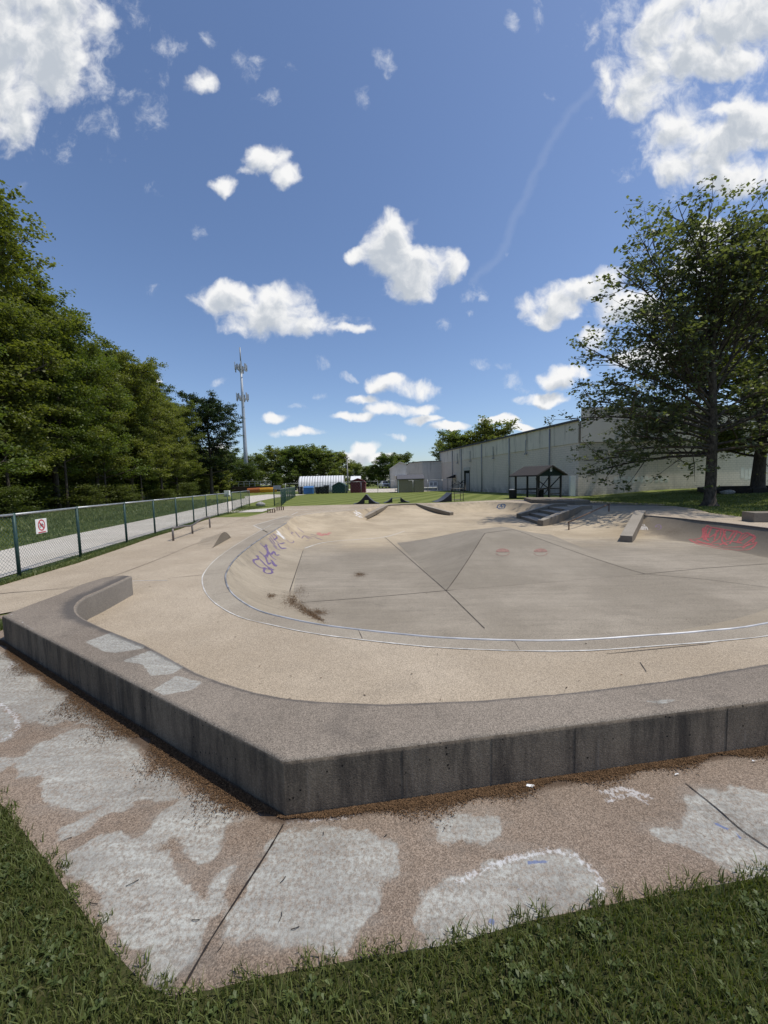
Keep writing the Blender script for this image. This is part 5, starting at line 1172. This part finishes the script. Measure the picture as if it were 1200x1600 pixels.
def dup(root,loc,rz,s,name,label,group=None,cat='tree',mat=None):
    o=root.copy(); COL.objects.link(o); o.name=name; o.location=loc; o.rotation_euler=(0,0,rz); o.scale=(s[0],s[0],s[1]) if isinstance(s,tuple) else (s,s,s)
    for c in root.children:
        k=c.copy(); COL.objects.link(k); k.parent=o
    tag(o,label,cat,group); return o
protos={}
used=set()
def place(key,loc,rz,s,name,label,group=None,cat='tree'):
    p=protos[key]
    if key not in used:
        used.add(key); p.name=name; p.location=loc; p.rotation_euler=(0,0,rz); p.scale=(s[0],s[0],s[1]) if isinstance(s,tuple) else (s,s,s); tag(p,label,cat,group); return p
    return dup(p,loc,rz,s,name,label,group,cat)
protos['maple']=make_tree(11,18,5.2,.17,34,56000,.20,M['leafA'],M['bark'],'maple',.24,.95)
protos['maple2']=make_tree(12,16,4.6,.2,30,46000,.19,M['leafC'],M['bark'],'maple',.20,.9)
protos['oak']=make_tree(13,19,5.6,.26,34,54000,.21,M['leafB'],M['bark'],'oak',.30,.95)
protos['oakd']=make_tree(14,18,6.0,.22,32,42000,.26,M['leafD'],M['bark'],'oak',.34,1.0)
protos['slim']=make_tree(15,15,3.0,.22,22,20000,.20,M['leafA'],M['bark'],'maple',.13,1.2)
protos['far']=make_tree(16,12,5.5,.08,26,22000,.36,M['leafF'],M['bark'],'oak',.3,1.25)
protos['farl']=make_tree(17,11,4.8,.06,24,20000,.34,M['leafC'],M['bark'],'maple',.25,1.2)
protos['bush']=make_tree(18,2.6,1.6,.04,16,6000,.14,M['leafB'],M['bark'],'maple',.05,.9)
W_='trees of the wood behind the path'
wood=[('maple2',(-22,18.5),1.0,.82,'pale-leaved tree at the left edge of the photo, nearest of the wood'),
('maple',(-26.5,25.0),1.25,1.14,'tallest broad tree of the wood, behind the no-cycling sign'),
('oak',(-31,27.0),2.2,1.12,'dark tree rising at the far left behind the pale-leaved tree'),
('slim',(-23.8,24.5),.5,.9,'slim young tree at the wood edge in front of the tallest tree'),
('maple',(-28.0,33.0),3.1,1.02,'layered maple right of the tallest tree at the wood edge'),
('slim',(-25.5,31.0),2.0,.95,'slim tree with a thin trunk at the wood edge, beside the layered maple'),
('maple2',(-29.3,39.5),.8,.95,'light green tree midway along the wood edge'),
('oak',(-35,38),1.4,1.0,'dark oak showing above the middle of the wood'),
('slim',(-27.4,38.0),4.0,.9,'slim tree with a bare pale trunk midway along the wood edge'),
('maple',(-31.0,47.5),5.0,1.0,'rounded green tree standing left of the wood dip'),
('oak',(-36,52),2.9,1.08,'tall airy tree whose thin top rises above the right half of the wood'),
('maple2',(-31.6,55),2.4,.90,'light tree low at the wood edge beyond the middle'),
('slim',(-29.5,47),1.0,.85,'slim tree between two broad ones at the wood edge'),
('maple',(-34.3,64),4.4,.88,'spreading green tree near the right end of the wood'),
('oak',(-40,66),.3,1.1,'tall tree behind the right end of the wood'),
('oakd',(-33.0,74),1.7,1.06,'dark oak with thick trunk ending the wood, left of the tower')]
for k,(x,y),rz,s,lab in wood: place(k,(x,y,-.05),rz,s,'woodland_tree',lab,W_)
k=0
for (x,y,s) in [(-34,24,1.0),(-37,31,1.0),(-40,39,.95),(-37,45,.95),(-42,50,.95),(-41,59,1.0),(-45,68,1.05),(-42,75,1.0),(-29,16,.95),(-34,18.5,1.0),(-48,60,1.0),(-26,9,.9)]:
    place(['oakd','oak'][k%2],(x,y,-.05),k*1.3,s,'woodland_tree','tree deep in the wood mostly hidden behind the front row',W_); k+=1
# undergrowth
protos['under']=make_tree(19,7.5,3.6,.03,26,17000,.26,M['leafB'],M['bark'],'oak',.08,1.5)
for i,(x,y,s) in enumerate([(-28,14,1.0),(-27.5,20,.9),(-30,24,1.0),(-29.5,29,.9),(-32,33,1.1),(-31.5,38,1.0),(-33.5,42,1.1),(-33.5,47,1.0),(-35,51,1.1),(-35.5,56,1.0),(-37,60,1.1),(-38,66,1.0),(-38.5,71,1.1),(-37.5,77,1.0),(-40,83,1.2),(-36,35,1.2),(-40,45,1.2),(-42,54,1.2),(-44,64,1.3),(-34,27,1.2),(-37,88,1.3),(-33,92,1.0),(-27,9,1.0)]): place('under',(x,y,-.05),i*1.9,s,'understory_tree','bushy dark young tree filling the shade inside the wood','young trees inside the wood')
bl_0=[(-20.8,16.5,1.0),(-21.6,19.6,1.1),(-22.3,22.6,.9),(-23.5,25.6,1.1),(-24.2,28.6,1.0),(-25.0,32,1.1),(-26.0,35.5,1.0),(-26.6,39,1.3),(-27.8,43,1.0),(-28.4,47,1.2),(-29.6,51.5,1.1),(-30.4,56,1.2),(-31,61,1.1),(-31.8,66,1.3),(-31.8,71,1.2),(-22.8,17,1.3),(-25,22,1.4),(-28,30,1.5),(-30,37,1.5),(-31.5,45,1.5)]
bl_=[b for i,b in enumerate(bl_0) if i%5 in (0,2)]
for i,(x,y,s) in enumerate(bl_): place('bush',(x,y,-.05),i*1.7,(s*1.15,s*(.55+.35*((i*7)%4)/3)),'woodland_shrub','leafy shrub in the undergrowth along the foot of the wood','shrubs along the wood edge','shrub')
# far trees
fl_=[('far',352,108,1.0,'green tree left of the tower base, behind the dark oak'),('farl',345,84,.55,'small bright tree beside the trunk of the dark oak'),('far',405,125,1.02,'broad dark tree right behind the tower'),('farl',432,96,.42,'low pale tree right of the tower base'),
('far',440,112,1.05,'tree between the tower and the greenhouse, left of the tallest far tree'),('farl',462,104,1.12,'tallest of the far trees, above the left end of the greenhouse'),('far',485,108,1.02,'dark green tree behind the middle of the greenhouse'),('farl',508,102,1.0,'lighter tree above the right half of the greenhouse'),('far',528,112,.92,'tree above the right end of the greenhouse'),
('far',556,150,.82,'low tree in the gap behind the utility pole'),('farl',575,140,.72,'low green tree above the dark red shed'),('far',603,140,1.0,'dark rounded tree left of the gabled barn'),('far',626,150,1.06,'dark rounded tree behind the gabled barn roof'),('farl',590,170,.8,'distant tree behind the pickup truck'),('far',380,140,1.0,'distant tree seen past the left side of the tower'),('far',300,125,1.2,'distant tree filling the gap behind the right end of the wood'),('far',330,118,1.1,'distant tree just left of the dark oak trunk'),('far',268,118,1.3,'distant tree glimpsed through the middle of the wood'),('farl',318,98,.8,'bright distant tree low behind the wood edge')]
for i,(k_,px,D,s,lab) in enumerate(fl_): place(k_,(X(px,760,D),D,-.05),i*1.1,s,'distant_tree',lab,'trees beyond the lawn')
place('farl',(X(718,740,96),96,0),.4,1.30,'distant_tree','left of the two tree tops showing above the warehouse roof','trees behind the warehouse'); place('farl',(X(770,740,92),92,0),2.4,1.42,'distant_tree','right and larger of the two tree tops above the warehouse roof','trees behind the warehouse')
place('far',(X(705,740,110),110,0),2.4,1.1,'distant_tree','small tree top just above the far corner of the warehouse','trees behind the warehouse')
# sycamores
T1=(16.92,19.9)
protos['syc']=make_tree(21,15.5,7.9,.19,52,27500,.185,M['leafS'],M['barksyc'],'syc',.24,.58,(.0,.010))
place('syc',(T1[0],T1[1],ghp(*T1)),0,(1.0,1.0),'sycamore_tree','tall open-crowned sycamore standing on the lawn left of its neighbour','lawn trees by the warehouse')
protos['syc2']=make_tree(22,15,7.0,.22,40,42000,.24,M['leafB'],M['bark'],'oak',.42,.9)
place('syc2',(T2[0],T2[1],ghp(*T2)),2.2,1.0,'shade_tree','denser dark tree with a straight trunk inside the timber ring, at the right edge','lawn trees by the warehouse')
place('syc2',(40,27,.3),.2,1.0,'shade_tree','tree at the far right beyond the frame edge','lawn trees by the warehouse') if False else None

# ------------------------------------------------------------------ litter, paper
def flakes(name,P,z,size,mat,label,asp=.4):
    n=len(P); a=rng.uniform(0,2*math.pi,n); s=size*rng.uniform(.5,1.5,n); tl=rng.normal(0,.35,n)
    d=np.stack([np.cos(a),np.sin(a),tl*.5],1)*s[:,None]; e=np.stack([-np.sin(a),np.cos(a),rng.normal(0,.3,n)],1)*(s*asp)[:,None]
    C=np.column_stack([P,z+rng.uniform(.001,.008,n)])
    V=np.stack([C-d,C-e*.8,C+d,C+e],1).reshape(-1,3); V[:,2]=np.maximum(V[:,2],np.repeat(z,4)+.0015)
    o=fastmesh(name,V,np.arange(n*4).reshape(n,4),mat,None,{'v':np.repeat(rng.uniform(0,1,n),4)}); tag(o,label,'leaf litter',kind='stuff'); return o
def debrismat():
    m,nt,b,o=newmat('leaf_debris'); q=NB(nt); c=q.mix(q.attr('v'),(.045,.028,.016),(.19,.115,.062)); nt.links.new(c,b.inputs['Base Color']); b.inputs['Roughness'].default_value=.95; b.inputs['Specular IOR Level'].default_value=.1; return m
M['debris']=debrismat()
n=85000; t=rng.uniform(0,1,n); seg=rng.uniform(0,1,n)<.55
a0=np.array(LF[0]);a1=np.array(LF[1]);b0=np.array(LF[1]);b1=np.array(LF[2])
base=np.where(seg[:,None],a0+(a1-a0)*t[:,None],b0+(b1-b0)*(t[:,None]*1.3))
nn=np.where(seg[:,None],np.array([-.53,-.85]),np.array([.145,-.99]))
w=np.interp(base[:,0],[-4.3,-3.6,-2.6,-1.6,-.8,-.5,0,.8,1.4,2.3,4],[.02,.06,.075,.085,.055,.010,.035,.045,.02,.04,.03])
w=w*np.clip(.55+.8*np.sin(base[:,0]*9)*np.sin(base[:,0]*3.7+1)+.4,.15,1.5)
P=base+nn*(np.abs(rng.normal(0,1,n))*w+.004)[:,None]
flakes('leaf_litter',P,np.full(n,.006),.0048,M['debris'],'brown leaf litter gathered along the foot of the long ledge')
# bowl litter patches
LPt=[((458,938),(9,12),900),((472,950),(16,10),1300),((492,963),(18,6),1100),((450,938),(14,14),600),((424,931),(9,5),500),((562,898),(11,4.5),900),((1050,830),(26,9),700),((495,957),(22,6),900),((470,925),(12,14),400)]
PL=[];ZL=[]
for (cx,cy),(sx,sy),k in LPt:
    for _ in range(k):
        x_=cx+random.gauss(0,sx*.45); y_=cy+random.gauss(0,sy*.45)+ (x_-cx)*(.55 if cx in (472,492) else 0); h=hit(x_,y_,bvh_b)
        if h: PL.append(h[0][:2]); ZL.append(h[0].z)
flakes('leaf_debris',np.array(PL),np.array(ZL)+.002,.009,M['debris'],'brown dry debris washed into the corner of the bowl')
def scrap(name,px,py,s,label,seed):
    random.seed(seed); x,y=G(px,py); mb=MB(); pts=[(s*a*random.uniform(.7,1.1),s*.5*b*random.uniform(.6,1.1),.006+random.uniform(0,.012)) for a,b in ((-1,-.3),(-.3,-.6),(.6,-.5),(1,.2),(.5,.5),(-.5,.4))]
    mb.add([(0,0,.012)]+pts,[(0,i+1,(i+1)%6+1) for i in range(6)]); o=mb.build(name,M['paper']); o.location=(x,y,.002); tag(o,label,'litter')
scrap('paper_scrap',829,1231,.035,'crumpled white paper scrap on the pavement under the ledge front',1); scrap('paper_scrap',1058,1213,.015,'tiny white paper scrap right of the crumpled one',2); scrap('paper_scrap',1178,1192,.016,'tiny white paper scrap at the right edge of the pavement',4)
sp_=scatter_pts=[]
for _ in range(520):
    x_=random.uniform(-4.5,9); y_=random.uniform(2.4,16) if random.random()<.6 else random.uniform(2.4,6)
    h=bvh_b.ray_cast(Vector((x_,y_,2)),Vector((0,0,-1)))
    inb=inpoly([(x_,y_)],RIM)[0]; ind=inpoly([(x_,y_)],DECKP)[0]
    if inb and h[0]: sp_.append((x_,y_,h[0].z))
    elif ind and pdist([(x_,y_)],LOUT+LIN[::-1])[0]>.05 and not inpoly([(x_,y_)],LOUT+LIN[::-1])[0]: sp_.append((x_,y_,.0))
sp_=np.array(sp_); flakes('dry_leaf_bits',sp_[:,:2],sp_[:,2]+.003,.011,M['debris'],'tiny dark leaf bits scattered over the deck and bowl floor')
# twigs
mb=MB()
for px,py,a,l in ((197,1387,.3,.045),(438,1382,.7,.03),(436,1443,1.2,.035),(100,1315,.2,.03),(140,1412,-.5,.04),(455,1455,0,.03),(505,1308,1.4,.02),(340,1490,.9,.03),(600,1310,.4,.02),(300,1440,-.3,.03)):
    x,y=G(px,py); mb.tube([(x,y,.008),(x+l*.5*math.cos(a),y+l*.5*math.sin(a),.012),(x+l*math.cos(a+.3),y+l*math.sin(a+.3),.008)],.0014,4)
tag(mb.build('fallen_twigs',M['timber']),'scatter of tiny dark twigs on the painted pavement','twigs',kind='stuff')

# ------------------------------------------------------------------ grass
def blades(name,P,zb,hmin,hmax,wd,mat,label,lean=.55,zarr=None):
    n=len(P); a=rng.uniform(0,2*math.pi,n); h=rng.uniform(hmin,hmax,n)*rng.uniform(.6,1.1,n); ln=h*rng.uniform(.1,1.0,n)*lean*1.6; la=rng.uniform(0,2*math.pi,n)
    w=wd*rng.uniform(.6,1.3,n); ax=np.stack([np.cos(a)*w,np.sin(a)*w,np.zeros(n)],1); B=np.column_stack([P,zb if zarr is None else zarr]) if zarr is not None else np.column_stack([P,np.full(n,zb)])
    dl=np.stack([np.cos(la)*ln,np.sin(la)*ln,np.zeros(n)],1); up=np.stack([np.zeros(n),np.zeros(n),h],1)
    V=np.stack([B-ax,B+ax,B+dl*.3+up*.55-ax*.85,B+dl*.3+up*.55+ax*.85,B+dl+up*.92],1).reshape(-1,3)
    k=np.arange(n)[:,None]*5; F=np.concatenate([k+np.array([[0,1,3]]),k+np.array([[0,3,2]]),k+np.array([[2,3,4]])])
    o=fastmesh(name,V,F,mat,None,{'v':np.repeat(np.clip(rng.normal(.45,.25,n),0,1),5)}); tag(o,label,'grass',kind='stuff'); return o
sheet('lawn_soil',[(-5,-1.0),(5,-1.0),(5,1.98),(2.6,1.62)]+PAD[:15][::-1][0:]+[],[],M['soil'],z=.002) if False else None
soil=[(-9,-2.5),(8,-2.5),(8,2.9),(6.5,2.75)]+[(4.5,1.98),(2.6,1.6)]+PAD[:15][::-1]+[(-9,4.2)]
sheet('lawn_soil',soil,[],M['soil'],z=.003,parent=None)['kind']='structure'
def scatter(x0,x1,y0,y1,n,cond):
    P=np.column_stack([rng.uniform(x0,x1,n),rng.uniform(y0,y1,n)]); return P[cond(P)]
def outpad(P,m=.0): return (sdf(P,PAD)<rng.uniform(-.02,.035,len(P))+m+.018*np.sin(P[:,0]*23+3*np.sin(P[:,1]*11))+.014*np.sin(P[:,0]*57+1))
near=scatter(-3.2,2.9,.7,2.7,200000,lambda P: outpad(P)&(P[:,1]<np.interp(P[:,0],[-3.2,-2.2,-1,0,1,2.9],[2.9,2.2,1.5,1.4,1.6,1.9])))
blades('grass',near,.0,.028,.062,.0022,M['blade'],'short dense grass in the foreground around the pavement corner')
wide=scatter(-8,6.5,-1.5,4.4,90000,lambda P: outpad(P)&(sdf(P,DECKP)<0)&~((P[:,0]>-3.2)&(P[:,1]>.7)&(P[:,0]<2.9))&(P[:,0]>-7.9)&(pdist(P,LOUT)>.05)&~inpoly(P,LOUT+LIN[::-1]))
blades('grass',wide,.0,.04,.08,.005,M['blade'],'short grass on the near lawn outside the closest strip')
dry=near[rng.integers(0,len(near),9000)]+rng.normal(0,.01,(9000,2)); M['dryblade']=leaf('dry_blade',(.20,.18,.09),(.33,.29,.16),.3); blades('dry_grass',dry,.0,.02,.055,.0018,M['dryblade'],'thin straw-coloured dry blades mixed through the foreground grass')
# broadleaf weeds
def weeds(P):
    V=[];F=[];A=[]
    for x,y in P:
        k=random.randint(4,7); a0=random.uniform(0,6.28); v_=random.random()
        for i in range(k):
            a=a0+i*2*math.pi/k+random.uniform(-.3,.3); l=random.uniform(.010,.022); z=random.uniform(.015,.042); c=Vector((math.cos(a),math.sin(a),0)); s_=Vector((-math.sin(a),math.cos(a),0)); n=len(V)
            b=Vector((x,y,z*.6)); V+=[b,b+c*l*.5+s_*l*.3+Vector((0,0,z*.35)),b+c*l+Vector((0,0,z*.25)),b+c*l*.5-s_*l*.3+Vector((0,0,z*.35))]; F.append((n,n+1,n+2,n+3)); A+=[v_]*4
    o=fastmesh('clover_weeds',np.array([tuple(q_) for q_ in V]),np.array(F),M['weed'],None,{'v':A}); tag(o,'broad-leaved weeds and clover mixed into the foreground grass','weeds',kind='stuff')
wp=near[rng.integers(0,len(near),9000)]; wm_=np.sin(wp[:,0]*7+1)*np.sin(wp[:,1]*9)+.4*np.sin(wp[:,0]*19)+rng.normal(0,.5,9000)>.35; wp=wp[wm_]; wp=wp[sdf(wp,PAD)<-.05]; weeds(wp[:2000])
# strip along the fence and other edges
def strip(line,w,n,hmin,hmax,wd,label,z=-.01):
    L=[Vector(p) for p in line]; lens=[(b-a).length for a,b in zip(L,L[1:])]; tot=sum(lens); P=[]
    for _ in range(n):
        s_=random.uniform(0,tot); i=0
        while s_>lens[i] and i<len(lens)-1: s_-=lens[i]; i+=1
        d=(L[i+1]-L[i]).normalized(); p=L[i]+d*s_; o_=random.gauss(0,w); P.append((p.x-d.y*o_,p.y+d.x*o_))
    P=np.array(P); P=P[(sdf(P,DECKP)<.02)]
    blades('grass',P,z,hmin,hmax,wd,M['bladedry'],label)
strip([(p[0],p[1]) for p in DECKP[2:9]],.10,30000,.04,.10,.007,'tufty grass along the edge of the deck below the fence')
strip([(-5.6,4.4),(-4.6,4.6),(-4.3,4.75)],.12,4000,.04,.08,.005,'small wedge of grass beside the left end of the long ledge',.0)
strip([(-6.8,3),(-7.05,7.2),(-7.55,9.3),(-8.15,13.4),(-8.95,19.1)],.05,9000,.03,.08,.007,'grass growing through the foot of the fence')
lawnb=scatter(-16,-9,4,30,60000,lambda P:(~inpoly(P,PATH))); blades('grass',lawnb,-.02,.03,.10,.012,M['bladedry'],'rougher grass between the path and the wood')
lb2=scatter(-26,-14.5,5,45,40000,lambda P:(~inpoly(P,PATH))); blades('grass',lb2,-.02,.08,.30,.02,M['blade'],'tall grass at the foot of the wood')
lr=scatter(12.5,26,12,30,60000,lambda P:(sdf(P,DECKP)<0)); blades('grass',lr,-.02,.03,.08,.014,M['blade'],'mown grass around the sycamore',zarr=gh(lr))
